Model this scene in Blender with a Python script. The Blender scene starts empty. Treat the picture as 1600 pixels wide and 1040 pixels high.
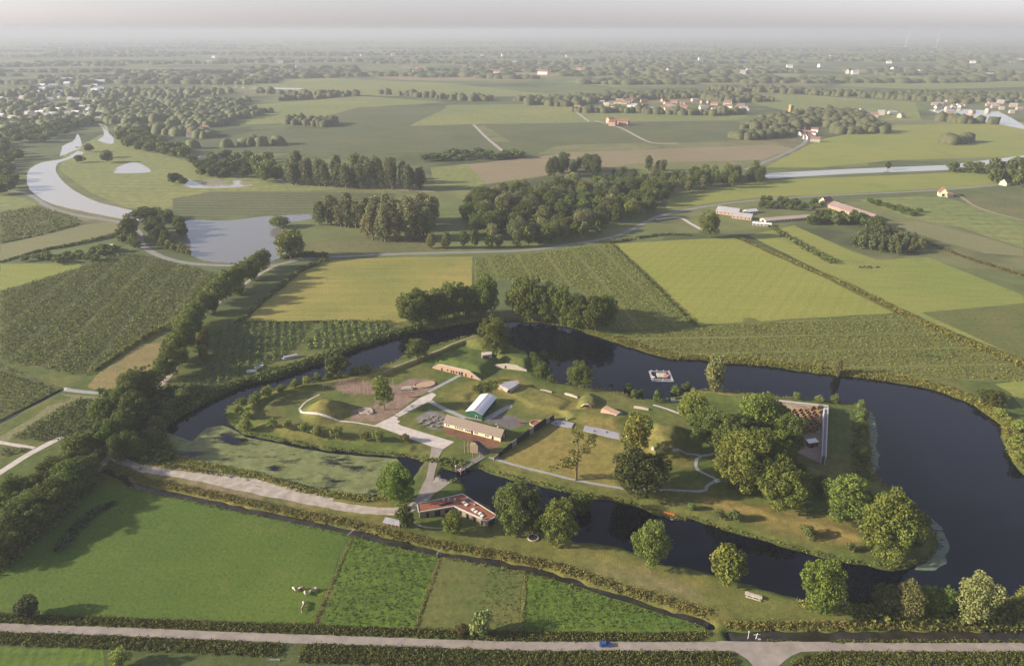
import bpy, math, random
import numpy as np
from mathutils import Vector, geometry as mgeo
R = math.radians
sc = bpy.context.scene
COL = sc.collection
rng = np.random.default_rng(7)
random.seed(7)
# ------------------------------------------------------------------ camera, world, sun, exposure
CAMH, PITCH, FPX = 200.0, R(23.6), 1080.0
cam_d = bpy.data.cameras.new('camera'); cam = bpy.data.objects.new('camera', cam_d); COL.objects.link(cam)
cam.location = (0, 0, CAMH); cam.rotation_euler = (R(90) - PITCH, 0, 0)
cam_d.sensor_width = 36.0; cam_d.lens = 36.0 * FPX / 1600.0
cam_d.clip_start = 1.0; cam_d.clip_end = 80000.0
sc.camera = cam
SUN_EL, SUN_AZ = R(19), R(-97)          # azimuth from +Y towards +X: the sun stands to the left
world = bpy.data.worlds.new('World'); sc.world = world; world.use_nodes = True
wn = world.node_tree.nodes; wl = world.node_tree.links; wn.clear()
wo = wn.new('ShaderNodeOutputWorld'); bg = wn.new('ShaderNodeBackground'); sky = wn.new('ShaderNodeTexSky'); hs = wn.new('ShaderNodeHueSaturation')
sky.sky_type = 'NISHITA'; sky.sun_disc = False; sky.sun_elevation = SUN_EL; sky.sun_rotation = SUN_AZ % (2 * math.pi)
sky.altitude = 50; sky.air_density = 1.0; sky.dust_density = 0.9; sky.ozone_density = 2.0
hs.inputs['Saturation'].default_value = 0.5; hs.inputs['Value'].default_value = 1.0
bg.inputs['Strength'].default_value = 0.086
wl.new(sky.outputs[0], hs.inputs['Color']); tn = wn.new('ShaderNodeMix'); tn.data_type = 'RGBA'; tn.blend_type = 'MULTIPLY'; tn.inputs[0].default_value = 1.0
tn.inputs[7].default_value = (1.0, .955, 1.12, 1)      # a slightly rosy morning
wl.new(hs.outputs[0], tn.inputs[6]); wl.new(tn.outputs[2], bg.inputs['Color']); wl.new(bg.outputs[0], wo.inputs['Surface'])
sun_d = bpy.data.lights.new('sun', 'SUN'); sun = bpy.data.objects.new('sun', sun_d); COL.objects.link(sun)
sun_d.energy = 5.0; sun_d.angle = R(1.2); sun_d.color = (1.0, 0.88, 0.69)
sdir = Vector((math.sin(SUN_AZ) * math.cos(SUN_EL), math.cos(SUN_AZ) * math.cos(SUN_EL), math.sin(SUN_EL)))
sun.rotation_euler = sdir.to_track_quat('Z', 'Y').to_euler(); sun.location = (-400, 200, 300)
vs = sc.view_settings
sc.display_settings.display_device = 'sRGB'; vs.view_transform = 'Standard'; vs.look = 'None'; vs.gamma = 1.0; vs.use_curve_mapping = False
vs.exposure = 1.05
sc.render.engine = 'CYCLES'
cy = sc.cycles
cy.use_denoising = True; cy.max_bounces = 6; cy.diffuse_bounces = 2; cy.glossy_bounces = 3; cy.transmission_bounces = 3
cy.transparent_max_bounces = 8; cy.volume_bounces = 1; cy.use_adaptive_sampling = True; cy.adaptive_threshold = 0.02
cy.sample_clamp_indirect = 4.0; cy.caustics_reflective = False; cy.caustics_refractive = False
# ------------------------------------------------------------------ where things stand
CP, SP = math.cos(PITCH), math.sin(PITCH)
def U(px, py, z=0.0):
    """the point of the plane at height z that the survey photograph shows at (px, py)"""
    a = (px - 800.0) / FPX; b = (520.0 - py) / FPX
    dx, dy, dz = a, CP + b * SP, -SP + b * CP
    t = (z - CAMH) / dz
    return (dx * t, dy * t, z)
def UL(pts, z=0.0): return [U(p[0], p[1], z)[:2] for p in pts]
def depth_at(x, y, z=0.0): return y * CP - (z - CAMH) * SP
def height_to(x, y, py):
    b = (520.0 - py) / FPX     # solve (y*SP + zz*CP)/(y*CP - zz*SP) = b, zz = z-CAMH
    return (b * y * CP - y * SP) / (CP + b * SP) + CAMH
# ------------------------------------------------------------------ value noise for placing and colouring
def _h(ix, iy, s):
    n = (ix * 374761393 + iy * 668265263 + s * 1442695041) & 0xffffffff
    n = ((n ^ (n >> 13)) * 1274126177) & 0xffffffff
    return ((n ^ (n >> 16)) & 0xffff) / 65535.0
def vnoise(x, y, s=0):
    x = np.asarray(x, float); y = np.asarray(y, float)
    ix = np.floor(x).astype(np.int64); iy = np.floor(y).astype(np.int64)
    fx = x - ix; fy = y - iy; fx = fx * fx * (3 - 2 * fx); fy = fy * fy * (3 - 2 * fy)
    a = _h(ix, iy, s); b = _h(ix + 1, iy, s); c = _h(ix, iy + 1, s); d = _h(ix + 1, iy + 1, s)
    return (a * (1 - fx) + b * fx) * (1 - fy) + (c * (1 - fx) + d * fx) * fy
def fbm(x, y, s=0, o=4):
    r = 0; a = .5; t = 0
    for k in range(o): r = r + a * vnoise(x * 2 ** k, y * 2 ** k, s + k); t += a; a *= .5
    return r / t
def smooth(a, b, x):
    t = np.clip((x - a) / (b - a), 0, 1); return t * t * (3 - 2 * t)
def seg_dist(X, Y, a, b):
    dx, dy = b[0] - a[0], b[1] - a[1]; L = dx * dx + dy * dy + 1e-9
    t = np.clip(((X - a[0]) * dx + (Y - a[1]) * dy) / L, 0, 1)
    return np.hypot(X - a[0] - t * dx, Y - a[1] - t * dy)
def sdist(poly, X, Y):
    """signed distance, positive inside"""
    d = np.full(X.shape, 1e9); ins = np.zeros(X.shape, bool); n = len(poly)
    for i in range(n):
        a, b = poly[i], poly[(i + 1) % n]
        d = np.minimum(d, seg_dist(X, Y, a, b))
        c = ((a[1] > Y) != (b[1] > Y))
        if a[1] != b[1]: ins ^= c & (X < (b[0] - a[0]) * (Y - a[1]) / (b[1] - a[1]) + a[0])
    return np.where(ins, d, -d)
def pdist(line, X, Y):
    d = np.full(X.shape, 1e9)
    for a, b in zip(line[:-1], line[1:]): d = np.minimum(d, seg_dist(X, Y, a, b))
    return d
def side(a, b, X, Y):
    """signed distance from the line a-b, positive to its left"""
    dx, dy = b[0] - a[0], b[1] - a[1]; L = math.hypot(dx, dy)
    return (dx * (Y - a[1]) - dy * (X - a[0])) / L
def catmull(pts, k=6, closed=False):
    P = [np.array(p, float) for p in pts]; n = len(P); out = []
    for i in range(n if closed else n - 1):
        p0 = P[(i - 1) % n] if closed or i > 0 else P[0]; p1 = P[i]; p2 = P[(i + 1) % n]
        p3 = P[(i + 2) % n] if closed or i + 2 < n else P[-1]
        for j in range(k):
            t = j / k
            out.append(tuple(.5 * ((2 * p1) + (p2 - p0) * t + (2 * p0 - 5 * p1 + 4 * p2 - p3) * t * t + (3 * p1 - p0 - 3 * p2 + p3) * t ** 3)))
    if not closed: out.append(tuple(P[-1]))
    return out
# ------------------------------------------------------------------ objects
def tag(o, label=None, cat=None, group=None, kind=None):
    if label: o['label'] = label
    if cat: o['category'] = cat
    if group: o['group'] = group
    if kind: o['kind'] = kind
    return o
ORD = 'first second third fourth fifth sixth seventh eighth ninth tenth eleventh twelfth thirteenth fourteenth fifteenth sixteenth seventeenth eighteenth nineteenth twentieth'.split() + ['twenty-' + w for w in ('first', 'second', 'third', 'fourth')]
def nth(label, i, end='the left'): return label + ', ' + ORD[i] + ' from ' + end
def link(o, parent=None):
    COL.objects.link(o)
    if parent is not None: o.parent = parent
    return o
def empty(name, loc, rz=0.0, label=None, cat=None, group=None):
    o = bpy.data.objects.new(name, None); o.location = loc; o.rotation_euler = (0, 0, rz); o.empty_display_size = 1
    link(o); return tag(o, label, cat, group)
def mesh_np(name, V, F, mats, midx=None, smooth_=False):
    """V (n,3), F (m,k) fixed-size faces"""
    V = np.asarray(V, np.float32); F = np.asarray(F, np.int32)
    me = bpy.data.meshes.new(name); k = F.shape[1]; m = F.shape[0]
    me.vertices.add(len(V)); me.vertices.foreach_set('co', V.ravel())
    me.loops.add(m * k); me.loops.foreach_set('vertex_index', F.ravel())
    me.polygons.add(m); me.polygons.foreach_set('loop_start', np.arange(0, m * k, k, dtype=np.int32))
    try: me.polygons.foreach_set('loop_total', np.full(m, k, np.int32))
    except Exception: pass
    for mt in (mats if isinstance(mats, (list, tuple)) else [mats]): me.materials.append(mt)
    if midx is not None: me.polygons.foreach_set('material_index', np.asarray(midx, np.int32))
    if smooth_: me.polygons.foreach_set('use_smooth', np.ones(m, bool))
    me.update(calc_edges=True); me.validate(); return me
class MB:
    """collects boxes, prisms and tubes for one mesh"""
    def __init__(s): s.v = []; s.f = []; s.m = []; s.mats = []
    def mi(s, m):
        if m not in s.mats: s.mats.append(m)
        return s.mats.index(m)
    def add(s, vs_, fs, m):
        b = len(s.v); s.v += [tuple(v) for v in vs_]; k = s.mi(m)
        for f in fs: s.f.append([b + i for i in f]); s.m.append(k)
        return s
    def box(s, c, d, m, rz=0.0, tilt=None):
        x, y, z = d[0] / 2, d[1] / 2, d[2] / 2; P = []
        for sx, sy, sz in ((-1,-1,-1),(1,-1,-1),(1,1,-1),(-1,1,-1),(-1,-1,1),(1,-1,1),(1,1,1),(-1,1,1)):
            v = Vector((sx * x, sy * y, sz * z))
            if tilt: v.rotate(tilt)
            a, b = v.x, v.y; v.x = a * math.cos(rz) - b * math.sin(rz); v.y = a * math.sin(rz) + b * math.cos(rz)
            P.append((v.x + c[0], v.y + c[1], v.z + c[2]))
        s.add(P, [(3,2,1,0),(4,5,6,7),(0,1,5,4),(1,2,6,5),(2,3,7,6),(3,0,4,7)], m); return s
    def bar(s, a, b, r, m, n=6, r2=None):
        a = Vector(a); b = Vector(b); d = (b - a); q = d.to_track_quat('Z', 'Y'); r2 = r if r2 is None else r2; P = []
        for (c, rr) in ((a, r), (b, r2)):
            for i in range(n):
                v = q @ Vector((math.cos(6.2832 * i / n) * rr, math.sin(6.2832 * i / n) * rr, 0)); P.append(c + v)
        s.add(P, [(i, (i + 1) % n, n + (i + 1) % n, n + i) for i in range(n)] + [tuple(range(n))[::-1], tuple(range(n, 2 * n))], m); return s
    def prism(s, poly, z0, z1, m, mtop=None, bottom=False):
        n = len(poly); P = [(p[0], p[1], z0) for p in poly] + [(p[0], p[1], z1) for p in poly]
        s.add(P, [(i, (i + 1) % n, n + (i + 1) % n, n + i) for i in range(n)], m)
        tris = mgeo.tessellate_polygon([[Vector((p[0], p[1], 0)) for p in poly]])
        s.add([(p[0], p[1], z1) for p in poly], [tuple(t) for t in tris], mtop or m)
        if bottom: s.add([(p[0], p[1], z0) for p in poly], [tuple(t)[::-1] for t in tris], m)
        return s
    def poly(s, pts, m): s.add(pts, [tuple(range(len(pts)))], m); return s
    def build(s, name, parent=None, sm=False):
        me = bpy.data.meshes.new(name); me.from_pydata(s.v, [], s.f)
        for m in s.mats: me.materials.append(m)
        me.polygons.foreach_set('material_index', s.m)
        me.update()
        import bmesh
        bm = bmesh.new(); bm.from_mesh(me); bmesh.ops.recalc_face_normals(bm, faces=bm.faces[:]); bm.to_mesh(me); bm.free()
        if sm: me.polygons.foreach_set('use_smooth', [True] * len(me.polygons))
        return link(bpy.data.objects.new(name, me), parent)
def copy_tree(o, parent=None):
    c = o.copy(); COL.objects.link(c)
    if parent is not None: c.parent = parent
    for ch in list(o.children): copy_tree(ch, c)
    return c
# ------------------------------------------------------------------ materials
class NT:
    def __init__(s, name):
        s.mat = bpy.data.materials.new(name); s.mat.use_nodes = True; s.t = s.mat.node_tree
        s.b = s.t.nodes['Principled BSDF']; s.out = s.t.nodes['Material Output']
        s.b.inputs['Specular IOR Level'].default_value = 0.25
    def n(s, t, **kw):
        x = s.t.nodes.new(t)
        for k, v in kw.items(): setattr(x, k, v)
        return x
    def l(s, a, b): s.t.links.new(a, b)
    def noise(s, scale, detail=4, rough=.6, vec=None):
        x = s.n('ShaderNodeTexNoise'); x.inputs['Scale'].default_value = scale; x.inputs['Detail'].default_value = detail; x.inputs['Roughness'].default_value = rough
        if vec is None: vec = s.co()
        s.l(vec, x.inputs['Vector']); return x.outputs[0]
    def co(s):
        if not hasattr(s, '_co'): s._co = s.n('ShaderNodeTexCoord').outputs['Object']
        return s._co
    def mapv(s, rz=0, scale=(1, 1, 1)):
        m = s.n('ShaderNodeMapping'); m.inputs['Rotation'].default_value = (0, 0, rz); m.inputs['Scale'].default_value = scale; s.l(s.co(), m.inputs['Vector']); return m.outputs[0]
    def ramp(s, fac, stops):
        r = s.n('ShaderNodeValToRGB'); e = r.color_ramp.elements
        while len(e) < len(stops): e.new(0.5)
        for el, (p, c) in zip(e, stops):
            el.position = p; el.color = (*(c if isinstance(c, (tuple, list)) else (c, c, c)), 1)
        s.l(fac, r.inputs[0]); return r.outputs[0]
    def mix(s, f, a, b, mode='MIX'):
        x = s.n('ShaderNodeMix'); x.data_type = 'RGBA'; x.blend_type = mode
        for sock, v in ((x.inputs['Factor'], f), (x.inputs['A'], a), (x.inputs['B'], b)):
            if isinstance(v, (int, float)): sock.default_value = v
            elif isinstance(v, tuple): sock.default_value = (*v, 1)
            else: s.l(v, sock)
        # the RGBA sockets
        ia = [i for i in x.inputs if i.name == 'A' and i.type == 'RGBA'][0]; ib = [i for i in x.inputs if i.name == 'B' and i.type == 'RGBA'][0]
        for sock, v in ((ia, a), (ib, b)):
            if isinstance(v, tuple): sock.default_value = (*v, 1)
            elif not isinstance(v, (int, float)): s.l(v, sock)
        return [o for o in x.outputs if o.type == 'RGBA'][0]
    def math(s, op, a, b=0.0):
        x = s.n('ShaderNodeMath', operation=op)
        for i, v in enumerate((a, b)):
            if isinstance(v, (int, float)): x.inputs[i].default_value = v
            else: s.l(v, x.inputs[i])
        return x.outputs[0]
    def bump(s, h, strength, dist=1.0):
        b = s.n('ShaderNodeBump'); b.inputs['Strength'].default_value = strength; b.inputs['Distance'].default_value = dist
        s.l(h, b.inputs['Height']); s.l(b.outputs[0], s.b.inputs['Normal'])
    def done(s, col=None, rough=.9):
        if isinstance(col, tuple): s.b.inputs['Base Color'].default_value = (*col, 1)
        elif col is not None: s.l(col, s.b.inputs['Base Color'])
        s.b.inputs['Roughness'].default_value = rough; return s.mat
def plain(name, c, rough=.85, var=.25, scale=1.5, metal=0.0, bumpa=0.0):
    m = NT(name); n = m.noise(scale, 5, .65)
    a = tuple(min(1, x * (1 - var)) for x in c); b = tuple(min(1, x * (1 + var)) for x in c)
    col = m.ramp(n, [(.3, a), (.7, b)]); m.b.inputs['Metallic'].default_value = metal
    if bumpa: m.bump(n, bumpa, .2)
    return m.done(col, rough)
def field_mat(name, c1, c2, rot=0.0, row=4.0, row_amt=.0, patch=.012, fine=.6, c3=None, bumpa=.4, track=0.0, trackw=16.0, swath=1.0):
    """grass or crop: broad patches, fine tufts, mowing or drilling rows along a direction"""
    m = NT(name); p = m.noise(patch, 5, .55); col = m.ramp(p, [(.32, c1), (.68, c2)])
    if c3 is not None:
        q = m.noise(patch * 3.3, 6, .65); col = m.mix(m.ramp(q, [(.55, 0.0), (.72, .75)]), col, c3)
    f = m.noise(fine, 3, .7); col = m.mix(1.0, col, m.ramp(f, [(.25, .62), (.5, 1.0), (.8, 1.32)]), 'MULTIPLY')
    st = m.noise(1.0, 3, .6, m.mapv(rot, (.012, .28, 1)))        # long irregular swaths
    col = m.mix(1.0, col, m.ramp(st, [(.3, 1 - .28 * swath * min(1, row_amt + .3)), (.7, 1 + .25 * swath * min(1, row_amt + .3))]), 'MULTIPLY')
    if row_amt:
        w = m.n('ShaderNodeTexWave'); w.wave_type = 'BANDS'; w.bands_direction = 'Y'; w.inputs['Scale'].default_value = 0.314 / row; w.inputs['Distortion'].default_value = 1.2; w.inputs['Detail'].default_value = 2; w.inputs['Detail Scale'].default_value = 4
        m.l(m.mapv(rot), w.inputs['Vector'])
        col = m.mix(1.0, col, m.ramp(w.outputs[0], [(.2, 1 - row_amt * .5), (.8, 1 + row_amt * .35)]), 'MULTIPLY')
    if track:
        w = m.n('ShaderNodeTexWave'); w.wave_type = 'BANDS'; w.bands_direction = 'Y'; w.inputs['Scale'].default_value = 0.314 / trackw; w.inputs['Distortion'].default_value = .5
        m.l(m.mapv(rot), w.inputs['Vector'])
        col = m.mix(m.ramp(w.outputs[0], [(.0, track), (.06, 0.0)]), col, tuple(x * .7 for x in c1))
    m.bump(f, bumpa, .25)
    return m.done(col, .95)
def leaf_mat(name, c, spread=.35):
    m = NT(name); oi = m.n('ShaderNodeObjectInfo'); n = m.noise(.9, 2, .6)
    a = tuple(x * (1 - spread) for x in c); b = tuple(x * (1 + spread) for x in c)
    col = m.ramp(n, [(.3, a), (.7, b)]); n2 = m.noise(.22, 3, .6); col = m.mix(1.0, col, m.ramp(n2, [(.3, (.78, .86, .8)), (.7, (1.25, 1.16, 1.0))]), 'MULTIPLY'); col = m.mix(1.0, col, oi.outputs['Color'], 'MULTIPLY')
    hsv = m.n('ShaderNodeHueSaturation')
    m.l(m.ramp(oi.outputs['Random'], [(0, .487), (1, .512)]), hsv.inputs['Hue']); m.l(m.ramp(oi.outputs['Random'], [(0, .78), (.5, 1.0), (1, 1.2)]), hsv.inputs['Value']); m.l(col, hsv.inputs['Color'])
    col = hsv.outputs[0]
    m.b.inputs['Specular IOR Level'].default_value = .2
    tr = m.n('ShaderNodeBsdfTranslucent'); m.l(col, tr.inputs['Color']); mx = m.n('ShaderNodeMixShader'); mx.inputs[0].default_value = .28
    mat = m.done(col, .7); m.l(m.b.outputs[0], mx.inputs[1]); m.l(tr.outputs[0], mx.inputs[2]); m.l(mx.outputs[0], m.out.inputs['Surface'])
    return mat
# ------------------------------------------------------------------ the ground near the fort: one height field
ZW = -0.75                                               # level of the moat
MOAT_PX = [(655,735),(640,752),(612,772),(580,777),(540,773),(480,763),(440,751),(395,738),(350,729),(312,721),(285,715),(268,703),(258,690),(256,670),(272,657),(295,643),(322,630),(345,617),(380,602),(430,592),(472,577),(505,567),(540,552),(590,535),(622,526),(660,517),(700,510),(750,503),(800,501),(850,505),(898,513),(921,522),(959,535),(1009,550),(1048,561),(1098,563),(1136,567),(1206,573),(1273,583),(1340,590),(1398,597),(1433,603),(1473,613),(1521,633),(1564,664),(1567,690),(1577,714),(1598,739),(1640,775),(1665,840),(1640,895),(1597,920),(1575,935),(1547,941),(1500,946),(1400,947),(1300,945),(1245,936),(1200,922),(1142,907),(1100,892),(1040,884),(985,860),(950,851),(900,847),(843,828),(779,805),(762,790),(733,776),(727,766),(720,750),(700,754),(688,744),(692,731),(715,737),(745,731),(760,738),(779,743),(843,759),(875,767),(923,778),(964,784),(995,792),(1016,800),(1050,813),(1084,812),(1113,823),(1144,831),(1201,848),(1265,866),(1320,879),(1350,883),(1390,890),(1425,886),(1450,876),(1465,860),(1465,840),(1452,817),(1422,800),(1380,755),(1362,733),(1358,675),(1355,641),(1340,632),(1292,626),(1206,619),(1129,609),(1100,609),(1057,622),(1040,625),(1013,624),(986,622),(975,616),(936,607),(923,606),(880,599),(857,591),(840,574),(825,556),(800,543),(770,529),(743,524),(725,527),(675,541),(633,556),(597,574),(562,581),(550,584),(512,588),(500,594),(465,601),(430,607),(400,621),(375,627),(357,633),(350,645),(358,662),(380,678),(455,692),(512,703),(565,708),(620,713),(650,716),(660,724)]
MOAT = UL(MOAT_PX, ZW)
DITCHES = [([(165,735),(190,745),(217,759),(300,777),(397,798),(470,814),(547,830),(620,848),(680,862),(740,872),(800,883),(870,899),(950,927),(1020,948),(1107,974)], 1.5),
           ([(1140,991),(1200,992),(1300,992),(1420,992),(1600,992),(1680,992)], 2.2),
           ([(-40,678),(0,659),(50,632),(97,608)], 1.3), ([(97,608),(60,596),(0,578),(-40,566)], .8)]
DITCH_W = [(catmull(UL(p), 5), w) for p, w in DITCHES]
GX0, GX1, GY0, GY1, GS = -400.0, 420.0, 140.0, 500.0, 1.0
gx = np.arange(GX0, GX1 + .1, GS); gy = np.arange(GY0, GY1 + .1, GS)
X, Y = np.meshgrid(gx, gy)
wx = X + (vnoise(X / 5, Y / 5, 3) - .5) * 2.2; wy = Y + (vnoise(X / 5, Y / 5, 4) - .5) * 2.2
sdm = sdist(MOAT, wx, wy)
H = (fbm(X / 30, Y / 30, 5) - .5) * .25 * smooth(0, 20, -sdm)
edge = np.minimum(np.minimum(X - GX0, GX1 - X), np.minimum(Y - GY0, GY1 - Y)); H *= smooth(0, 15, edge)
def mound(px, h, w, cut=None, z=0.0, noise_=.12):
    global H
    s = sdist(UL(px, z), X, Y); m = smooth(0, w, s) * h
    m = m * (1 + (fbm(X / 9, Y / 9, 11) - .5) * noise_ * 2)
    for c in (cut or []):
        a, b = UL(c); m = m * smooth(-.5, .6, side(a, b, X, Y))
    H = np.maximum(H, m)
def ridge(px, h, w, top=1.0):
    global H
    d = pdist(catmull(UL(px), 4), X, Y); m = (1 - smooth(top, w, d)) * h * (1 + (fbm(X / 7, Y / 7, 12) - .5) * .3)
    H = np.maximum(H, m)
island = UL([p for p in MOAT_PX[MOAT_PX.index((745,731)):]] + [(676,720), (700,725)], ZW)
# gentle plateau of the fort island
mound([(745,729),(843,757),(964,782),(1084,808),(1201,846),(1350,880),(1440,872),(1450,830),(1380,765),(1350,700),(1345,642),(1206,622),(1057,624),(936,610),(845,590),(800,550),(743,530),(633,560),(550,588),(430,611),(362,640),(365,660),(455,689),(600,708),(690,718)], .7, 5)
# cone shaped play hill
cx, cyy = U(509, 645)[:2]; dd = np.hypot((X - cx) / 1.0, (Y - cyy) / .95)
H = np.maximum(H, np.minimum(9.6 * np.clip(1 - dd / 15.5, 0, 1) ** 1.05, 7.6))
ridge([(395,652),(392,641),(405,629),(440,616),(480,608),(520,601),(560,594),(600,586),(640,570),(680,555),(712,541),(745,529)], 2.7, 5.5)
ridge([(395,652),(430,668),(480,677),(560,689),(640,701)], 1.5, 6)
mound([(672,575),(735,594),(758,598),(790,572),(775,552),(735,545),(695,550),(675,562)], 5.2, 11, cut=[((676,576),(750,594))])
mound([(715,536),(745,526),(785,530),(800,543),(792,556),(757,556),(730,548)], 4.2, 10)
mound([(762,566),(822,580),(845,568),(835,552),(800,545),(775,550)], 4.4, 8, cut=[((766,565),(824,579))])
mound([(735,600),(790,592),(850,606),(905,628),(880,650),(820,642),(797,624),(760,606),(735,622)], 1.8, 7)
mound([(690,618),(730,608),(752,612),(738,634),(715,632)], 1.6, 8)
mound([(893,640),(903,618),(925,613),(945,628),(940,642),(915,646)], 3.6, 7)
mound([(860,640),(900,640),(1010,652),(1010,660),(960,668),(885,662)], 3.0, 6)
# the long dry south glacis of the eastern work
mound([(768,718),(860,743),(943,760),(1010,760),(1060,735),(1078,712),(1100,700),(1090,670),(1040,662),(1000,654),(960,652),(890,650),(866,650)], 6.2, 26, cut=[((771,719),(866,652))], noise_=.1)
mound([(985,700),(1000,656),(1092,672),(1078,722),(1030,722)], 7.2, 13)
mound([(1115,790),(1108,745),(1160,700),(1240,725),(1260,765),(1330,805),(1330,830),(1230,806)], 1.4, 9)
ridge([(1120,787),(1160,793),(1215,808),(1270,820),(1335,838),(1375,860)], 1.0, 6.5)
ridge([(1062,618),(1110,622),(1200,633),(1292,644)], 3.6, 7, 1.5)
mound([(1291,634),(1325,638),(1346,650),(1350,718),(1330,735),(1296,728),(1287,718)], 5.0, 12, cut=[((1290,722),(1296,634))])
ridge([(1240,735),(1275,745),(1320,770),(1350,800)], 2.0, 9)
# dike road behind the canal, slight banks
H = np.where(sdm > -2.2, np.minimum(H, ZW - .55 * (sdm)), H)
H = np.where(sdm > 0, np.maximum(ZW - .6 * sdm, -3.0), H)
for line, w in DITCH_W:
    d = pdist(line, wx, wy); H = np.where(d < w + 1.6, np.minimum(H, -1.6 + .75 * np.maximum(0, d - w + .9)), H)
H[edge < .5] = 0
def hz(x, y):
    if not (GX0 <= x < GX1 - GS and GY0 <= y < GY1 - GS): return 0.0
    fx = (x - GX0) / GS; fy = (y - GY0) / GS; i = int(fx); j = int(fy); fx -= i; fy -= j
    return float((H[j, i] * (1 - fx) + H[j, i + 1] * fx) * (1 - fy) + (H[j + 1, i] * (1 - fx) + H[j + 1, i + 1] * fx) * fy)
def hzn(x, y):
    x = np.asarray(x, float); y = np.asarray(y, float)
    ok = (x >= GX0) & (x < GX1 - GS) & (y >= GY0) & (y < GY1 - GS)
    fx = np.where(ok, (x - GX0) / GS, 0); fy = np.where(ok, (y - GY0) / GS, 0); i = fx.astype(int); j = fy.astype(int); fx = fx - i; fy = fy - j
    h = (H[j, i] * (1 - fx) + H[j, i + 1] * fx) * (1 - fy) + (H[j + 1, i] * (1 - fx) + H[j + 1, i + 1] * fx) * fy
    return np.where(ok, h, 0.0)
def UT(px, py, dz=0.0):
    """the point of the terrain seen at (px, py)"""
    z = 0.0
    for _ in range(8): x, y, _z = U(px, py, z); z = .5 * z + .5 * hz(x, y)
    return (x, y, hz(x, y) + dz)
# ground colours of the near sheet: what grows or lies where
LUSH = np.array((.085, .115, .022)); MID = np.array((.13, .135, .034)); DRY = np.array((.22, .185, .048)); GOLD = np.array((.27, .20, .062)); DARK = np.array((.04, .055, .018)); SAND = np.array((.33, .25, .19)); MUD = np.array((.03, .028, .02))
C = np.empty(X.shape + (3,)); n1 = fbm(X / 22, Y / 22, 21)[..., None]; n2 = fbm(X / 5, Y / 5, 22)[..., None]; n3 = fbm(X / 1.8, Y / 1.8, 23, 2)[..., None]
C[:] = LUSH + (MID - LUSH) * smooth(.35, .65, n1)
def paint(px, c, soft=2.0, amt=1.0, brk=0.0, z=0.0):
    s = sdist(UL(px, z), X + (n2[..., 0] - .5) * 3, Y + (n3[..., 0] - .5) * 3)
    a = (smooth(-soft, soft, s) * amt)[..., None]
    if brk: a = a * smooth(.5 - brk * .5, .5 + brk * .3, n2 * .6 + n1 * .4)
    C[:] = C * (1 - a) + np.array(c) * a
def paint_line(px, c, w, soft=1.0, amt=1.0, brk=0.0):
    d = pdist(catmull(UL(px), 4), X + (n2[..., 0] - .5) * 2, Y + (n3[..., 0] - .5) * 2); a = ((1 - smooth(w, w + soft, d)) * amt)[..., None]
    if brk: a = a * smooth(.5 - brk * .5, .5 + brk * .3, n2 * .6 + n1 * .4)
    C[:] = C * (1 - a) + np.array(c) * a
paint([(700,828),(780,820),(900,850),(1050,890),(1170,920),(1330,960),(1330,975),(1120,960),(1000,915),(800,870)], MID * 1.05, 3)
paint([(840,850),(930,850),(1060,892),(1120,905),(1060,930),(960,900)], DRY, 6, .8, .6)
paint([(930,885),(1010,890),(1100,930),(1000,920)], SAND * .8, 6, .5, .6)
paint([(735,600),(800,590),(905,628),(985,655),(880,655),(800,640),(735,622)], DRY, 5, .9, .8)
paint([(620,600),(700,600),(800,620),(880,650),(850,680),(770,650)], MID * 1.1, 6, .5)
paint([(690,615),(735,600),(755,612),(740,640),(705,632)], DRY * .9, 4, .8, .9)
paint([(775,716),(860,740),(943,757),(1000,757),(1010,700),(980,690),(865,655)], DRY * 1.08, 4, .95, z=3)
paint([(800,700),(870,672),(930,700),(900,735)], GOLD * .9, 6, .7, .8, z=4)
paint([(850,740),(1000,770),(1100,790),(1090,805),(1000,785),(880,760),(780,735)], MID, 3, .6)
paint([(985,662),(1075,676),(1080,712),(1020,712)], GOLD * .92, 4, .85, .7, z=5)
paint([(895,652),(970,652),(975,676),(920,664)], GOLD, 3, .9, .9, z=3)
paint([(1040,700),(1095,715),(1080,735),(1050,735)], GOLD * .8, 4, .8, .7)
paint([(470,655),(500,618),(530,625),(545,658)], DRY, 4, .9, .5, z=3)
paint([(400,645),(440,618),(560,600),(560,606),(450,640),(430,665)], MID * .95, 3)
paint_line([(395,650),(392,640),(405,628),(440,615),(480,606),(540,597),(600,586),(680,555),(740,530)], DRY * .9, 1.4, 1.5, .75)
paint_line([(410,664),(480,678),(580,690)], DRY, 3, 2, .6, .8)
paint([(1160,785),(1270,800),(1340,830),(1330,860),(1230,838),(1150,810)], GOLD * .95, 5, .9, .9)
paint_line([(1110,786),(1200,803),(1270,820),(1325,838)], GOLD, 3, 2, .9, .7)
paint_line([(1100,616),(1200,628),(1292,638)], GOLD, 2.5, 2, .9)
paint([(1120,765),(1180,780),(1260,800),(1330,815),(1290,780),(1200,750)], LUSH, 5, .8)
paint_line([(210,742),(300,763),(400,782),(500,800),(600,812)], DRY * .8, 4, 2, .8, .8)
paint_line([(560,818),(700,850),(800,870),(900,895),(1000,925),(1130,965)], DRY * .75, 3, 2, .7, .9)
paint([(200,700),(240,715),(420,750),(560,778),(610,780),(625,800),(560,805),(400,775),(215,738)], DRY * .95, 2.5, .75, .5)
paint([(230,722),(400,757),(520,783),(440,790),(300,765)], SAND * .8, 4, .5, .6)
paint([(521,606),(532,599),(568,598),(596,601),(620,604),(640,592),(680,594),(682,606),(652,622),(617,648),(593,660),(545,660),(552,643),(583,636),(590,618),(545,617)], SAND * (.75, .68, .66), 1.2, .95)
paint([(650,655),(672,640),(705,655),(705,672),(672,672)], (.2, .18, .17), 1, .9)
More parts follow.
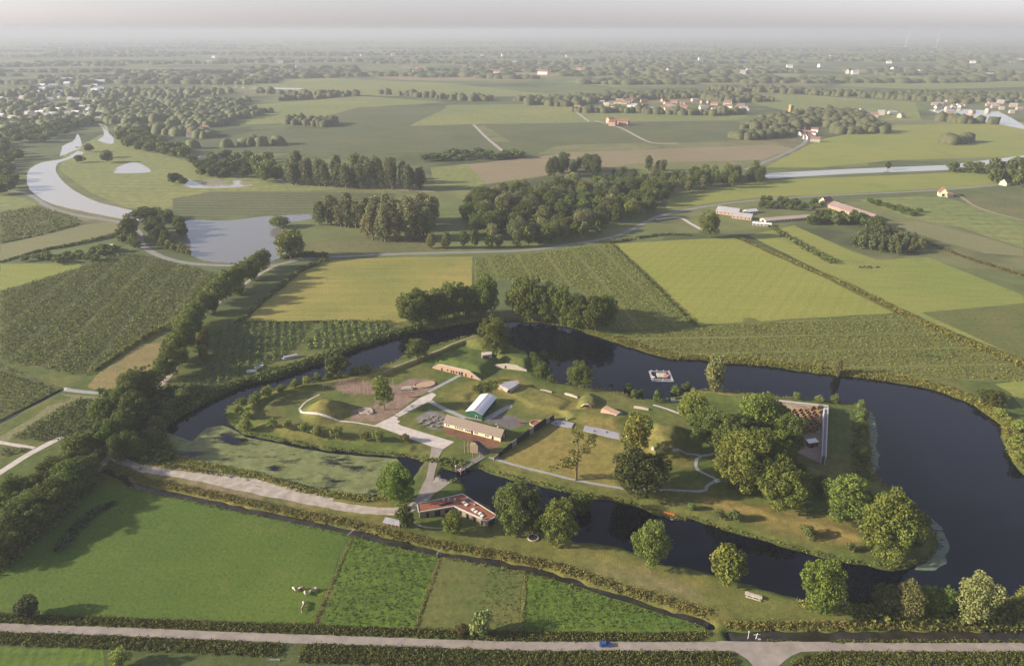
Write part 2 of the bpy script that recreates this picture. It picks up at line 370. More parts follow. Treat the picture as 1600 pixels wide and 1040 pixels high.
paint([(690,668),(784,692),(770,703),(700,680)], (.2, .085, .06), 1, .9)
paint([(760,652),(800,650),(825,660),(800,672),(760,660)], (.15, .13, .14), 1.2, .9)
paint([(1206,628),(1282,638),(1288,726),(1262,716),(1236,700)], SAND * .8, 1.5, .9)
paint([(350,640),(380,630),(395,640),(400,665),(455,690),(620,714),(600,716),(440,694),(360,668)], LUSH * (1.2, 1.15, .8), 2, .8)
paint([(0,980),(1600,1010),(1600,1060),(0,1060)], DARK * 1.6, 3, .7)
C *= (.82 + .36 * n3) * (.85 + .3 * n2)
sh = smooth(-3.0, -.3, sdm)[..., None] * .55; C = C * (1 - sh) + DARK * sh           # wet, weedy waterside
C = np.where((sdm > .2)[..., None], MUD, C)
m = NT('near_ground'); at = m.n('ShaderNodeVertexColor'); at.layer_name = 'growth'
f1 = m.noise(1.3, 4, .7); f2 = m.noise(.25, 4, .6)
colr = m.mix(1.0, at.outputs[0], m.ramp(f1, [(.28, .6), (.5, 1.0), (.78, 1.4)]), 'MULTIPLY'); colr = m.mix(1.0, colr, m.ramp(f2, [(.3, .82), (.7, 1.18)]), 'MULTIPLY')
m.bump(f1, .5, .35); GROUND = m.done(colr, .95)
ny, nx = X.shape; idx = np.arange(nx * ny).reshape(ny, nx)
F = np.stack([idx[:-1, :-1], idx[:-1, 1:], idx[1:, 1:], idx[1:, :-1]], -1).reshape(-1, 4)
me = mesh_np('ground', np.stack([X, Y, H], -1).reshape(-1, 3), F, GROUND, smooth_=True)
ca = me.color_attributes.new('growth', 'FLOAT_COLOR', 'POINT'); ca.data.foreach_set('color', np.concatenate([np.clip(C, 0, 1), np.ones(C.shape[:2] + (1,))], -1).astype(np.float32).ravel())
tag(link(bpy.data.objects.new('ground', me)), 'rough grassy ground of the fort and its fields', None, None, 'structure')
# the country beyond, to the horizon: patchwork of small fields seen from far off
m = NT('far_country'); v = m.n('ShaderNodeTexVoronoi'); v.distance = 'CHEBYCHEV'; v.inputs['Scale'].default_value = 1.0; v.inputs['Randomness'].default_value = .9
m.l(m.mapv(R(12), (.0022, .0042, 1)), v.inputs['Vector'])
sep = m.n('ShaderNodeSeparateColor'); m.l(v.outputs['Color'], sep.inputs[0])
colr = m.ramp(sep.outputs[0], [(0, (.11, .15, .045)), (.25, (.16, .17, .06)), (.45, (.09, .115, .035)), (.62, (.2, .17, .09)), (.8, (.13, .16, .05)), (1, (.075, .10, .035))])
colr = m.mix(1.0, colr, m.ramp(m.noise(.02, 5, .7), [(.3, .75), (.7, 1.2)]), 'MULTIPLY')
colr = m.mix(1.0, colr, m.ramp(m.noise(.6, 3, .7), [(.3, .8), (.7, 1.2)]), 'MULTIPLY')
colr = m.mix(m.ramp(m.noise(.0016, 5, .7), [(.5, 0.0), (.58, .8)]), colr, (.04, .055, .022))
FAR = m.done(colr, .95)
B = 42000.0
mb = MB()
for (x0, x1, y0, y1) in ((-B, GX0, GY0, GY1), (GX1, B, GY0, GY1), (-B, B, -2000, GY0), (-B, B, GY1, B)):
    mb.poly([(x0, y0, 0), (x1, y0, 0), (x1, y1, 0), (x0, y1, 0)], FAR)
tag(mb.build('countryside'), 'flat river country reaching to the hazy horizon', None, None, 'structure')
# ------------------------------------------------------------------ water
m = NT('moat_water'); n = m.noise(.35, 4, .6); m.bump(n, .03, .3); m.b.inputs['IOR'].default_value = 1.34; m.b.inputs['Specular IOR Level'].default_value = .5
WATER = m.done((.0015, .003, .008), .025)
m = NT('river_water'); n = m.noise(.12, 4, .6); m.bump(n, .05, .5); m.b.inputs['IOR'].default_value = 1.42; m.b.inputs['Specular IOR Level'].default_value = .5
RIVER = m.done((.38, .355, .27), .08)  # pale base colour stands in for the bright sky reflection
m = NT('pond_water'); n = m.noise(.15, 4, .6); m.bump(n, .04, .5); m.b.inputs['IOR'].default_value = 1.42; m.b.inputs['Specular IOR Level'].default_value = .5
POND = m.done((.17, .17, .15), .06)  # base lifted to grey in place of reflected sky light
m = NT('ditch_water'); m.bump(m.noise(.8, 4, .6), .05, .3); m.b.inputs['IOR'].default_value = 1.42; m.b.inputs['Specular IOR Level'].default_value = .5
DITCHW = m.done(m.ramp(m.noise(.15, 4), [(.4, (.022, .02, .014)), (.7, (.05, .045, .03))]), .12)
def rim(poly, amp, step=6.0, s=0):
    out = []; n = len(poly)
    for i in range(n):
        a, b = poly[i], poly[(i + 1) % n]; L = math.hypot(b[0] - a[0], b[1] - a[1]); k = max(1, min(40, int(L / step)))
        for j in range(k):
            t = j / k; x = a[0] + (b[0] - a[0]) * t; y = a[1] + (b[1] - a[1]) * t
            out.append((x + (float(vnoise(x / step, y / step, s)) - .5) * 2 * amp, y + (float(vnoise(x / step, y / step, s + 9)) - .5) * 2 * amp))
    return out
def sheet(name, poly, z, mat, kind='structure', label=None, amp=0.0, step=6.0):
    if amp: poly = rim(poly, amp, step)
    tris = mgeo.tessellate_polygon([[Vector((p[0], p[1], 0)) for p in poly]])
    me = bpy.data.meshes.new(name); T = []
    for t in tris:
        a, b, c = (poly[i] for i in t)
        T.append(tuple(t) if (b[0]-a[0])*(c[1]-a[1])-(b[1]-a[1])*(c[0]-a[0]) > 0 else tuple(t)[::-1])
    me.from_pydata([(p[0], p[1], z) for p in poly], [], T); me.materials.append(mat)
    return tag(link(bpy.data.objects.new(name, me)), label, None, None, kind)
mo = UL([(240,725),(235,660),(300,600),(480,545),(620,500),(700,488),(860,488),(1060,540),(1300,560),(1480,590),(1600,650),(1700,800),(1680,930),(1560,962),(1250,955),(1000,900),(800,840),(700,790),(640,700),(665,760),(600,800),(400,760)], ZW)
hull = [(GX0 + 90, U(0, 800)[1]), ]
sheet('moat_water', [(-225, 168), (405, 168), (405, 492), (-225, 492)], ZW, WATER, label='dark still water of the fort moat')
# ditches lie lower than the fields: narrow sheets of water
def strip_mesh(name, line, w, z, mat, drape=False, kind='structure', label=None, wob=0.0, parent=None, cat=None):
    V = []; Fc = []; n = len(line)
    for i, p in enumerate(line):
        a = line[max(0, i - 1)]; b = line[min(n - 1, i + 1)]; dx, dy = b[0] - a[0], b[1] - a[1]; L = math.hypot(dx, dy) or 1
        nx_, ny_ = -dy / L, dx / L
        ww = (w[0] + (w[1] - w[0]) * i / (n - 1)) if isinstance(w, tuple) else w
        ks = (-1, -.33, .33, 1)
        for k in ks:
            e = ww / 2 * k
            if abs(k) == 1 and wob: e += (float(vnoise(p[0] / 2.5 + k * 9, p[1] / 2.5, 31)) - .5) * 2 * wob
            x, y = p[0] + nx_ * e, p[1] + ny_ * e
            V.append((x, y, (max(hz(x, y), hz(x + nx_ * .5, y + ny_ * .5), hz(x - nx_ * .5, y - ny_ * .5)) + z) if drape else z))
    for i in range(n - 1):
        for k in range(3): Fc.append((i * 4 + k + 1, i * 4 + k, (i + 1) * 4 + k, (i + 1) * 4 + k + 1))
    me = bpy.data.meshes.new(name); me.from_pydata(V, [], Fc); me.materials.append(mat)
    o = link(bpy.data.objects.new(name, me), parent)
    return tag(o, label, cat, None, kind)
def resample(line, step):
    out = [line[0]]
    for a, b in zip(line[:-1], line[1:]):
        L = math.hypot(b[0] - a[0], b[1] - a[1]); k = max(1, int(L / step))
        for j in range(1, k + 1): out.append((a[0] + (b[0] - a[0]) * j / k, a[1] + (b[1] - a[1]) * j / k))
    return out
for (line, w) in DITCH_W: strip_mesh('ditch_water', line, w * 2 + 1.2, -.70, DITCHW, label='narrow water-filled drainage ditch')
# floating duckweed and lily pads
def weed_mat(name, c, c2, dens, sc_):
    m = NT(name); n = m.noise(sc_, 6, .7, m.mapv(R(-8), (.55, 1.3, 1))); a = m.ramp(n, [(dens, 0.0), (dens + .1, 1.0)]); col = m.ramp(m.noise(sc_ * 5, 4), [(.3, c), (.7, c2)]); col = m.mix(m.ramp(m.noise(sc_ * 2.2, 5, .7), [(.45, 0.0), (.7, .7)]), col, tuple(x * .55 for x in c))
    m.done(col, .7); t = m.n('ShaderNodeBsdfTransparent'); mx = m.n('ShaderNodeMixShader'); m.l(a, mx.inputs[0]); m.l(t.outputs[0], mx.inputs[1]); m.l(m.b.outputs[0], mx.inputs[2]); m.l(mx.outputs[0], m.out.inputs['Surface'])
    return m.mat
WEED = weed_mat('duckweed', (.14, .165, .055), (.23, .245, .10), .38, .07)
LILY = weed_mat('lily_pads', (.13, .165, .11), (.2, .24, .165), .36, .35)
sheet('duckweed', UL([(257,690),(262,675),(300,690),(322,668),(345,665),(358,668),(385,682),(455,697),(512,707),(565,712),(620,717),(632,730),(645,745),(600,772),(540,772),(440,749),(312,720),(270,704)], ZW), ZW + .02, WEED, 'stuff', 'pale green duckweed floating on the west arm of the moat', .8)
sheet('lily_pads', UL([(1358,640),(1366,650),(1370,690),(1374,730),(1364,740),(1357,730),(1355,680)], ZW), ZW + .02, LILY, 'stuff', 'strip of grey-green lily pads along the east rampart', 1.2, 3)
sheet('lily_pads', UL([(1422,800),(1452,805),(1475,825),(1484,855),(1475,880),(1450,892),(1430,889),(1452,876),(1465,855),(1460,830),(1445,815)], ZW), ZW + .02, LILY, 'stuff', 'crescent of grey-green lily pads round the south-east tip of the island', 1.2, 3)
# ------------------------------------------------------------------ fields, roads, paths, far water
zc = [0.03]
def field(px, mat, label=None, amp=.8, name='field', z=None):
    p = UL(px)
    if z is None:
        far = max(q[1] for q in p) > 500; zc[0] += .0012; z = zc[0] + (.02 if far else 0)
    return sheet(name, p, z, mat, 'structure', label, amp, 8.0)
YG = (.20, .205, .055); YG2 = (.25, .225, .075)
f_hay = field_mat('hay_meadow', (.19, .20, .045), (.30, .25, .065), R(72), patch=.012, c3=(.15, .175, .04), row_amt=.0, track=.1, trackw=24, swath=1.6)
f_bright = field_mat('bright_meadow', (.215, .235, .042), (.26, .255, .055), R(-58), patch=.008, fine=.5, row=9, row_amt=.05, track=.12, trackw=18)
f_bright2 = field_mat('mown_meadow', (.19, .225, .045), (.255, .25, .06), R(20), patch=.006, c3=(.15, .19, .045), row=14, row_amt=.05)
f_crop = field_mat('crop_soil', (.09, .105, .033), (.12, .125, .04), R(15), row=3, row_amt=.1, patch=.02)
f_maize = field_mat('maize_ground', (.13, .15, .036), (.165, .17, .045), R(5), row=3, row_amt=.2, patch=.012, fine=.9)
f_past = field_mat('pasture', (.06, .11, .014), (.10, .145, .02), R(3), patch=.018, fine=.7, c3=(.125, .15, .026), row_amt=.0, bumpa=.7, swath=.35)
f_past2 = field_mat('rough_pasture', (.068, .12, .015), (.11, .16, .022), R(70), patch=.03, fine=.45, c3=(.10, .13, .03), row_amt=.2, bumpa=.9)
f_past3 = field_mat('tufted_pasture', (.10, .12, .03), (.14, .14, .04), R(70), patch=.04, fine=.4, c3=(.06, .11, .02), bumpa=.8)
f_dry = field_mat('dry_stubble', (.20, .165, .06), (.26, .20, .08), R(30), patch=.02, c3=(.11, .13, .04))
f_pale = field_mat('pale_grass', (.17, .175, .075), (.21, .195, .09), R(10), patch=.01)
f_brown = field_mat('brown_field', (.22, .18, .10), (.26, .21, .12), R(5), patch=.006, row=10, row_amt=.15)
f_dgreen = field_mat('orchard_far', (.085, .105, .042), (.125, .13, .055), R(2), patch=.008, row=14, row_amt=.35, fine=.25)
f_farg = field_mat('far_meadow', (.155, .19, .055), (.22, .225, .07), R(4), patch=.004, fine=.1, row=20, row_amt=.15)
f_rough = field_mat('rough_marsh', (.10, .12, .04), (.16, .15, .06), R(4), patch=.02, fine=.3, c3=(.07, .09, .03))
# left side
ORCH_A = [(0,456),(60,438),(130,416),(178,398),(212,397),(250,405),(352,432),(330,458),(290,487),(262,508),(210,540),(150,576),(135,588),(100,583),(0,565)]
field(ORCH_A, f_crop, 'dark crop field on the left')
field([(136,604),(150,586),(235,528),(268,514),(262,550),(245,590),(218,613),(150,609)], f_dry)
field([(0,412),(60,412),(120,410),(130,416),(0,455)], f_bright2)
field([(0,383),(60,368),(120,352),(190,346),(187,365),(120,383),(0,411)], f_pale)
field([(0,332),(62,322),(130,345),(118,350),(0,380)], f_crop)
field([(0,305),(40,310),(62,320),(0,330)], f_farg)
field([(0,567),(98,606),(50,630),(0,654),(-40,660),(-40,560)], f_crop)
field([(-20,690),(0,682),(50,653),(99,614),(205,624),(120,625),(60,655),(10,690)], f_pale)
ORCH_B = [(14,686),(60,658),(122,622),(198,630),(176,660),(112,680),(90,688),(60,690)]
field(ORCH_B, f_crop)
field([(0,700),(0,695),(50,698),(20,712),(0,722)], f_crop)
NURS_A = [(298,600),(348,508),(378,502),(440,504),(484,505),(470,535),(440,560),(380,586),(330,603)]
NURS_B = [(470,545),(484,522),(500,504),(612,504),(608,517),(560,534),(520,546)]
field(NURS_A, f_crop); field(NURS_B, f_crop)
field([(384,502),(430,455),(472,425),(515,406),(620,402),(738,401),(738,445),(700,470),(640,500),(622,504)], f_hay)
MAIZE_B = [(742,403),(860,392),(955,381),(1010,435),(1084,508),(1020,515),(962,516),(952,490),(900,450),(830,437),(780,438),(742,445)]
field(MAIZE_B, f_maize)
field([(960,381),(1060,375),(1148,371),(1300,440),(1398,489),(1240,498),(1092,508),(1020,442)], f_bright)
MAIZE_E = [(966,520),(1092,511),(1260,500),(1402,492),(1500,532),(1600,576),(1640,596),(1560,596),(1470,592),(1350,583),(1200,566),(1120,558),(1040,551)]
field(MAIZE_E, f_maize)
field([(1170,368),(1240,352),(1330,392),(1370,406),(1450,402),(1600,462),(1600,560),(1420,492),(1300,432)], f_bright2)
field([(1440,488),(1600,474),(1640,480),(1640,572),(1600,562)], f_past3)
field([(1384,350),(1430,345),(1520,366),(1600,390),(1600,400),(1540,396),(1480,380)], f_pale)
field([(1340,312),(1440,306),(1490,312),(1600,350),(1600,388),(1500,355),(1420,340)], f_farg)
field([(1495,310),(1560,298),(1680,300),(1680,360),(1600,348)], f_rough)
field([(1555,600),(1600,592),(1680,600),(1680,660),(1600,640),(1580,614)], f_bright2)
# foreground pastures
field([(167,752),(215,764),(300,783),(397,804),(470,820),(545,836),(488,974),(300,966),(0,960),(-60,957),(-60,905),(0,888),(60,835),(110,775)], f_past, 'deep green pasture with grazing cows')
field([(553,839),(620,854),(685,868),(645,983),(500,976)], f_past2)
field([(692,870),(760,882),(818,893),(811,987),(650,984)], f_past3)
field([(825,896),(870,905),(950,933),(1030,957),(1098,978),(1100,988),(817,988)], f_past2)
field([(0,1012),(100,1013),(160,1017),(165,1060),(-60,1060),(-60,1012)], f_past2)
# river foreland and beyond
field([(100,240),(160,210),(300,255),(420,285),(560,292),(480,300),(330,298),(250,330),(200,325),(140,300),(92,265)], f_farg)
field([(270,310),(330,300),(480,300),(620,302),(600,325),(480,335),(300,340),(270,330)], f_dgreen)
field([(440,395),(480,380),(560,365),(700,372),(700,392),(520,398)], f_rough)
field([(672,262),(730,256),(790,280),(740,292),(680,290)], f_farg)
field([(730,257),(900,238),(1060,232),(1210,226),(1240,232),(1190,250),(1000,255),(850,275),(760,288)], f_brown)
field([(285,225),(400,205),(560,200),(742,196),(788,236),(560,240),(400,240),(290,242)], f_dgreen)
field([(755,195),(940,190),(1012,223),(900,226),(815,232)], f_dgreen)
field([(955,190),(1150,189),(1190,215),(1120,222),(1018,223)], f_dgreen)
field([(700,164),(900,162),(1060,176),(1170,180),(1150,188),(740,194),(640,197)], f_farg)
field([(470,196),(560,166),(700,168),(640,196)], f_dgreen)
field([(385,195),(385,165),(560,150),(700,160),(560,168),(470,192)], f_farg)
field([(1195,262),(1280,218),(1400,196),(1640,190),(1640,244),(1400,250),(1280,262)], f_bright2)
field([(1040,326),(1045,310),(1190,282),(1440,272),(1600,262),(1640,270),(1560,290),(1300,304),(1190,308)], f_bright2)
field([(1100,150),(1250,148),(1430,160),(1440,188),(1300,190),(1170,160)], f_farg)
field([(880,128),(1000,110),(1200,112),(1340,125),(1100,132),(960,136)], f_farg)
field([(1300,135),(1400,118),(1640,112),(1640,135),(1450,140)], f_farg)
field([(320,136),(500,122),(700,130),(880,150),(700,152),(480,148)], f_farg)
field([(560,118),(720,108),(900,116),(800,126),(640,126)], f_brown)
# far water lies flush with the flat land
RIV = [(118,238),(100,248),(65,254),(46,266),(42,285),(50,300),(80,318),(130,330),(190,342),(222,345),(224,334),(190,325),(150,315),(120,300),(100,285),(88,268),(90,256),(104,250),(130,240),(122,236)]
sheet('river_water', catmull(UL(RIV), 5, True), .12, RIVER, label='pale river bending along the left', amp=1.2, step=9)
sheet('river_water', UL([(93,245),(98,228),(115,220),(122,210),(118,232),(128,231)]), .121, RIVER, amp=1.2, step=9)
sheet('river_water', catmull(UL([(119,228),(119,212),(123,211),(128,227)]), 5, True), .122, RIVER)
sheet('river_water', catmull(UL([(153,219),(166,224),(177,224),(177,215),(170,208),(167,197),(153,193),(160,201),(162,212)]), 5, True), .123, RIVER)
sheet('river_water', UL([(174,150),(176,170),(182,176),(198,176),(200,160),(190,152),(180,149)]), .124, RIVER)
sheet('pond_water', catmull(UL([(178,270),(182,262),(205,254),(220,256),(236,268),(205,271)]), 5, True), .125, RIVER, label='small pond in the river meadows')
sheet('pond_water', catmull(UL([(288,292),(290,280),(308,284),(330,280),(345,282),(360,288),(366,281),(386,285),(390,291),(330,294)]), 5, True), .126, RIVER)
sheet('pond_water', catmull(UL([(286,350),(300,344),(350,345),(420,338),(480,335),(486,342),(440,352),(470,372),(455,395),(432,406),(395,413),(350,411),(320,407),(295,397),(286,380),(290,362)]), 5, True), .127, POND, label='broad grey pond between river and dike road', amp=1.5, step=8)
sheet('canal_water', UL([(1186,272),(1250,268),(1330,264),(1480,258),(1600,243),(1640,240),(1640,251),(1480,266),(1340,271),(1200,279)]), .128, RIVER, label='straight canal on the right')
sheet('lake_water', UL([(1450,172),(1500,170),(1560,174),(1580,184),(1600,196),(1600,202),(1570,196),(1530,190),(1480,182)]), .129, RIVER, label='far lake on the right')
sheet('canal_water', UL([(312,132),(400,136),(470,138),(480,141),(380,138),(312,134)]), .13, RIVER)
# roads
ASPH = plain('old_asphalt', (.29, .25, .215), .9, .2, .22); GRAV = plain('gravel', (.38, .33, .275), .95, .3, .25); CONC = plain('pale_concrete', (.52, .46, .41), .9, .16, .35)
DIRT = plain('dirt_track', (.30, .24, .17), .95, .25, .3); FARR = plain('dike_asphalt', (.24, .23, .21), .9, .1, .1); BLUE = plain('grey_paving', (.32, .32, .31), .9, .12, .5)
def road(name, px, w, mat, z=.07, drape=True, label=None, wob=.15, step=2.5, k=8):
    return strip_mesh(name, resample(catmull(UL(px), k), step), w, z, mat, drape, 'structure', label, wob)
road('road', [(-60,978),(0,980),(200,987),(400,995),(600,1002),(800,1008.5),(945,1009),(1100,1009.5),(1250,1010),(1420,1010.5),(1600,1010.5),(1680,1010.5)], 3.9, ASPH, .09, label='narrow country road along the bottom', wob=.2)
sheet('road', UL([(1118,1001.5),(1300,1002.5),(1262,1014),(1236,1024),(1216,1040),(1212,1080),(1188,1080),(1184,1050),(1168,1030),(1146,1016)]), .085, ASPH, amp=.25, step=3)
road('gravel_road', [(178,712),(205,727),(240,735),(300,744),(400,765),(500,785),(560,795),(610,798),(640,794),(662,779),(676,762),(690,746),(700,738)], 5.4, GRAV, .07, label='wide gravel road round the west arm', wob=.5)
road('gravel_road', [(300,744),(330,741),(420,758),(520,782)], 4.2, GRAV, .065, wob=.7)
road('gravel_road', [(178,714),(172,700),(185,680),(205,662),(222,640),(240,612),(262,590),(282,560),(292,520),(320,490),(365,455),(420,420),(448,410)], 4.0, GRAV, .06, wob=.3)
road('gravel_road', [(178,706),(150,735),(110,775),(60,830),(0,880),(-60,925)], 3.6, DIRT, .062, wob=.3)
road('river_road', [(-40,290),(0,296),(45,304),(80,325),(130,338),(190,348),(216,362),(222,382),(250,400),(300,412),(390,415.5),(430,414),(470,406),(520,401.5),(620,397),(700,395),(800,392.5),(860,387),(950,372),(985,360),(1010,347),(1040,335),(1120,320),(1200,311.5),(1290,306),(1450,298),(1540,291),(1600,285),(1640,280)], 6.5, FARR, .14, False, 'dike road winding across the country', .3, 6)
road('farm_track', [(1025,343),(1060,340),(1080,350),(1098,360)], 4.5, CONC, .13, False, step=6)
road('farm_track', [(1480,300),(1500,307),(1530,325),(1600,345)], 4, DIRT, .13, False, step=6)
road('farm_track', [(740,195),(760,215),(790,240)], 7, GRAV, .13, False, step=10)
road('farm_track', [(930,189),(970,200),(1015,222),(1060,224)], 6, GRAV, .13, False, step=10)
road('farm_track', [(900,175),(920,190)], 7, GRAV, .13, False, step=10)
road('farm_track', [(1165,265),(1215,245),(1255,225),(1262,212)], 8, FARR, .13, False, step=10)
road('farm_track', [(420,262),(436,280),(470,290),(560,293),(680,300)], 6, DIRT, .13, False, step=10)
road('farm_track', [(97,607),(120,611),(170,615),(208,616)], 3.5, BLUE, .09)
road('concrete_path', [(-40,762),(0,738),(48,708),(98,682)], 4.2, CONC, .09)
road('concrete_path', [(-30,686),(0,691),(30,696),(54,700)], 2.4, CONC, .085)
# paving of the fort
def slab(px, mat, h=.1, label=None, name='paving', cat=None):
    return pave(name, px, mat, h, label)
def pave(name, px, mat, h, label=None):
    """pieces of paving laid on the terrain: a fine grid cut to the outline"""
    poly = UL(px); xs = [p[0] for p in poly]; ys = [p[1] for p in poly]; bm = __import__('bmesh').new(); import bmesh
    vs_ = [bm.verts.new((p[0], p[1], 0)) for p in poly]; bm.faces.new(vs_)
    for ax, lo, hi in ((0, min(xs), max(xs)), (1, min(ys), max(ys))):
        t = math.floor(lo) + 2.0
        while t < hi:
            co = (t, 0, 0) if ax == 0 else (0, t, 0); no = (1, 0, 0) if ax == 0 else (0, 1, 0)
            bmesh.ops.bisect_plane(bm, geom=bm.verts[:] + bm.edges[:] + bm.faces[:], plane_co=co, plane_no=no); t += 2.0
    for v in bm.verts: v.co.z = max(hz(v.co.x + a, v.co.y + b) for a in (-.7, 0, .7) for b in (-.7, 0, .7)) + h
    bmesh.ops.recalc_face_normals(bm, faces=bm.faces[:])
    for f in bm.faces:
        if f.normal.z < 0: f.normal_flip()
    me = bpy.data.meshes.new(name); bm.to_mesh(me); bm.free(); me.materials.append(mat)
    return tag(link(bpy.data.objects.new(name, me)), label, None, None, 'structure')
pave('paving', [(585,666),(616,651),(623,654),(620,657),(626,660),(621,663),(628,667),(710,692),(693,703),(673,699)], CONC, .12, 'arrow-shaped pale concrete paving')
pave('paving', [(617,650),(656,623),(675,615),(682,618),(675,626),(624,653)], CONC, .11)
road('paving', [(669,614),(690,603),(705,595),(722,586)], 2.6, BLUE, .12, label='grey path to the brick casemate')
road('paving', [(668,626),(690,638),(712,648),(728,655)], 3.0, BLUE, .10)
pave('paving', [(674,700),(693,702),(686,716),(680,735),(676,756),(690,748),(706,738),(716,745),(690,764),(668,778),(648,784),(655,768),(666,746),(671,722)], ASPH, .11)
road('footpath', [(764,716),(800,727),(860,742),(900,752),(943,760),(985,766),(1040,767),(1096,769),(1105,761),(1118,751),(1105,744),(1090,735),(1087,724),(1094,715),(1110,712),(1130,706)], 1.7, BLUE, .14, label='narrow pale footpath over the glacis')
road('footpath', [(1118,751),(1130,755),(1155,757),(1180,758)], 1.5, BLUE, .13)
road('footpath', [(1094,713),(1075,711),(1050,712)], 1.3, BLUE, .13)
road('footpath', [(468,640),(475,650),(500,657),(550,661),(590,668)], 1.2, CONC, .12, label='thin path round the play hill')
road('footpath', [(468,640),(480,628),(500,618)], 1.0, CONC, .12)
road('footpath', [(600,586),(640,570),(680,555),(712,541),(742,529)], .9, GRAV, .12)
road('footpath', [(1020,634),(1040,640),(1062,648)], 1.6, CONC, .12)
road('footpath', [(611,799),(640,812),(660,822),(700,826)], 1.0, DIRT, .08)
pave('paving', [(1246,697),(1283,695),(1288,714),(1284,727),(1262,716),(1240,706)], plain('pink_paving', (.36, .27, .22), .9, .15, .6), .12, 'pinkish paved yard at the maze exit')
pave('paving', [(753,656),(790,636),(800,633),(801,637),(765,658)], BLUE, .12)
# ------------------------------------------------------------------ foliage
L_OAK = leaf_mat('leaf_oak', (.14, .165, .040)); L_WIL = leaf_mat('leaf_willow', (.22, .225, .10), .3); L_POP = leaf_mat('leaf_poplar', (.19, .195, .085)); L_DRK = leaf_mat('leaf_dark', (.05, .07, .022)); L_LIT = leaf_mat('leaf_light', (.19, .21, .05))
BARK = plain('bark', (.16, .12, .085), .95, .3, 3)
def quads_at(P, N, size, r, jit=.75, asp=.7):
    """leaf clumps: small rhombic faces at P facing roughly N"""
    n = len(P); N = N + r.normal(0, jit, (n, 3)); N /= np.linalg.norm(N, axis=1)[:, None] + 1e-9
    A = np.cross(N, r.normal(0, 1, (n, 3))); A /= np.linalg.norm(A, axis=1)[:, None] + 1e-9; Bv = np.cross(N, A)
    s = (size * r.uniform(.6, 1.35, n))[:, None]; A = A * s; Bv = Bv * s * asp
    V = np.stack([P - A, P - Bv, P + A, P + Bv], 1).reshape(-1, 3); return V, np.arange(4 * n).reshape(-1, 4)
def crown_mesh(name, lobes, mat, leaf=.5, cover=.85, seed=1, core=None, gap=.12):
    r = np.random.default_rng(seed); L = np.array(lobes, float); Ps = []; Ns = []
    for k, (x, y, z, a, b, c) in enumerate(L):
        area = 4 * math.pi * ((a * b + b * c + a * c) / 3); n = int(area / (leaf * leaf * 1.5) * cover) + 6
        d = r.normal(0, 1, (n, 3)); d /= np.linalg.norm(d, axis=1)[:, None]
        rad = r.uniform(.7, 1.1, n)[:, None]; p = d * rad * (a, b, c) + (x, y, z); q = d / np.array((a, b, c)); q /= np.linalg.norm(q, axis=1)[:, None]
        keep = np.ones(n, bool)
        for j, (u, v, w, e, f, g) in enumerate(L):
            if j != k: keep &= (((p - (u, v, w)) / (e, f, g)) ** 2).sum(1) > .5
        keep &= r.random(n) > gap
        Ps.append(p[keep]); Ns.append(q[keep])
    P = np.concatenate(Ps); N = np.concatenate(Ns); V, F = quads_at(P, N, leaf, r)
    if core is not None:                       # dense inner twigs and leaves
        cx_, cy_, cz, ca, cb, cc = core; n = int(len(P) * .25); d = r.normal(0, 1, (n, 3)); d /= np.linalg.norm(d, axis=1)[:, None]
        p = d * (r.uniform(.2, .75, n)[:, None]) * (ca, cb, cc) + (cx_, cy_, cz); V2, F2 = quads_at(p, d, leaf * 2.0, r); F = np.concatenate([F, F2 + len(V)]); V = np.concatenate([V, V2])
    return mesh_np(name, V, F, mat)
def lobes_on(rx, ry, zc_, rz, n, lr, seed, top=.25, squash=.85, inner=.55, low=-.75, outer=.86):
    r = random.Random(seed); out = []; k = 0; bumps = [(Vector((r.uniform(-1, 1), r.uniform(-1, 1), r.uniform(-.4, 1))).normalized(), r.uniform(-.34, .26)) for _ in range(6)]
    while len(out) < n:
        u = r.uniform(-1, 1); th = k * 2.39996 + r.uniform(-.3, .3); k += 1
        z = low + (1 - low) * (k % n + r.random()) / n; z = min(.98, z); q = math.sqrt(max(0, 1 - z * z)); s = r.uniform(inner, outer)
        R_ = lr * r.choice((.6, .8, 1, 1.1, 1.3)) * r.uniform(.85, 1.1); dv = Vector((math.cos(th) * q, math.sin(th) * q, z)); s *= 1 + sum(a_ * max(0, dv.dot(b_)) ** 3 for b_, a_ in bumps)
        out.append((math.cos(th) * q * rx * s, math.sin(th) * q * ry * s, zc_ + z * rz * s, R_, R_, R_ * squash))
    return out
def trunk_mesh(name, h, r0, crown_z, spread, seed, limbs=6):
    r = random.Random(seed); mb = MB(); p = Vector((0, 0, -.3)); n = 5
    for i in range(n):
        q = Vector((r.uniform(-.12, .12) * i, r.uniform(-.12, .12) * i, h * (i + 1) / n)); mb.bar(p, q, r0 * (1 - i / n * .7), BARK, 6, r0 * (1 - (i + 1) / n * .7)); p = q
    for k in range(limbs):
        a = k * 2.4 + r.random(); z = h * r.uniform(.35, .85); e = Vector((math.cos(a) * spread, math.sin(a) * spread, z + spread * r.uniform(.6, 1.1)))
        mb.bar((0, 0, z), e, r0 * .38, BARK, 5, r0 * .1)
    return mb
def mesh_of(mb, name):
    o = mb.build(name); me = o.data; bpy.data.objects.remove(o); me.name = name; return me
PROTO = {}
def proto(kind, lobes, mat, leaf, h, w, seed, cover=.85, core=None, trunk=(.3, .35), gap=.12, limbs=6):
    """h, w: the size the model was built at"""
    cm = crown_mesh('crown', lobes, mat, leaf, cover, seed, core, gap); tm = mesh_of(trunk_mesh('trunk', h * trunk[0] * 2.0, h * trunk[1] * .06, 0, w * .3, seed, limbs), 'trunk')
    PROTO.setdefault(kind, []).append((cm, tm, h, w))
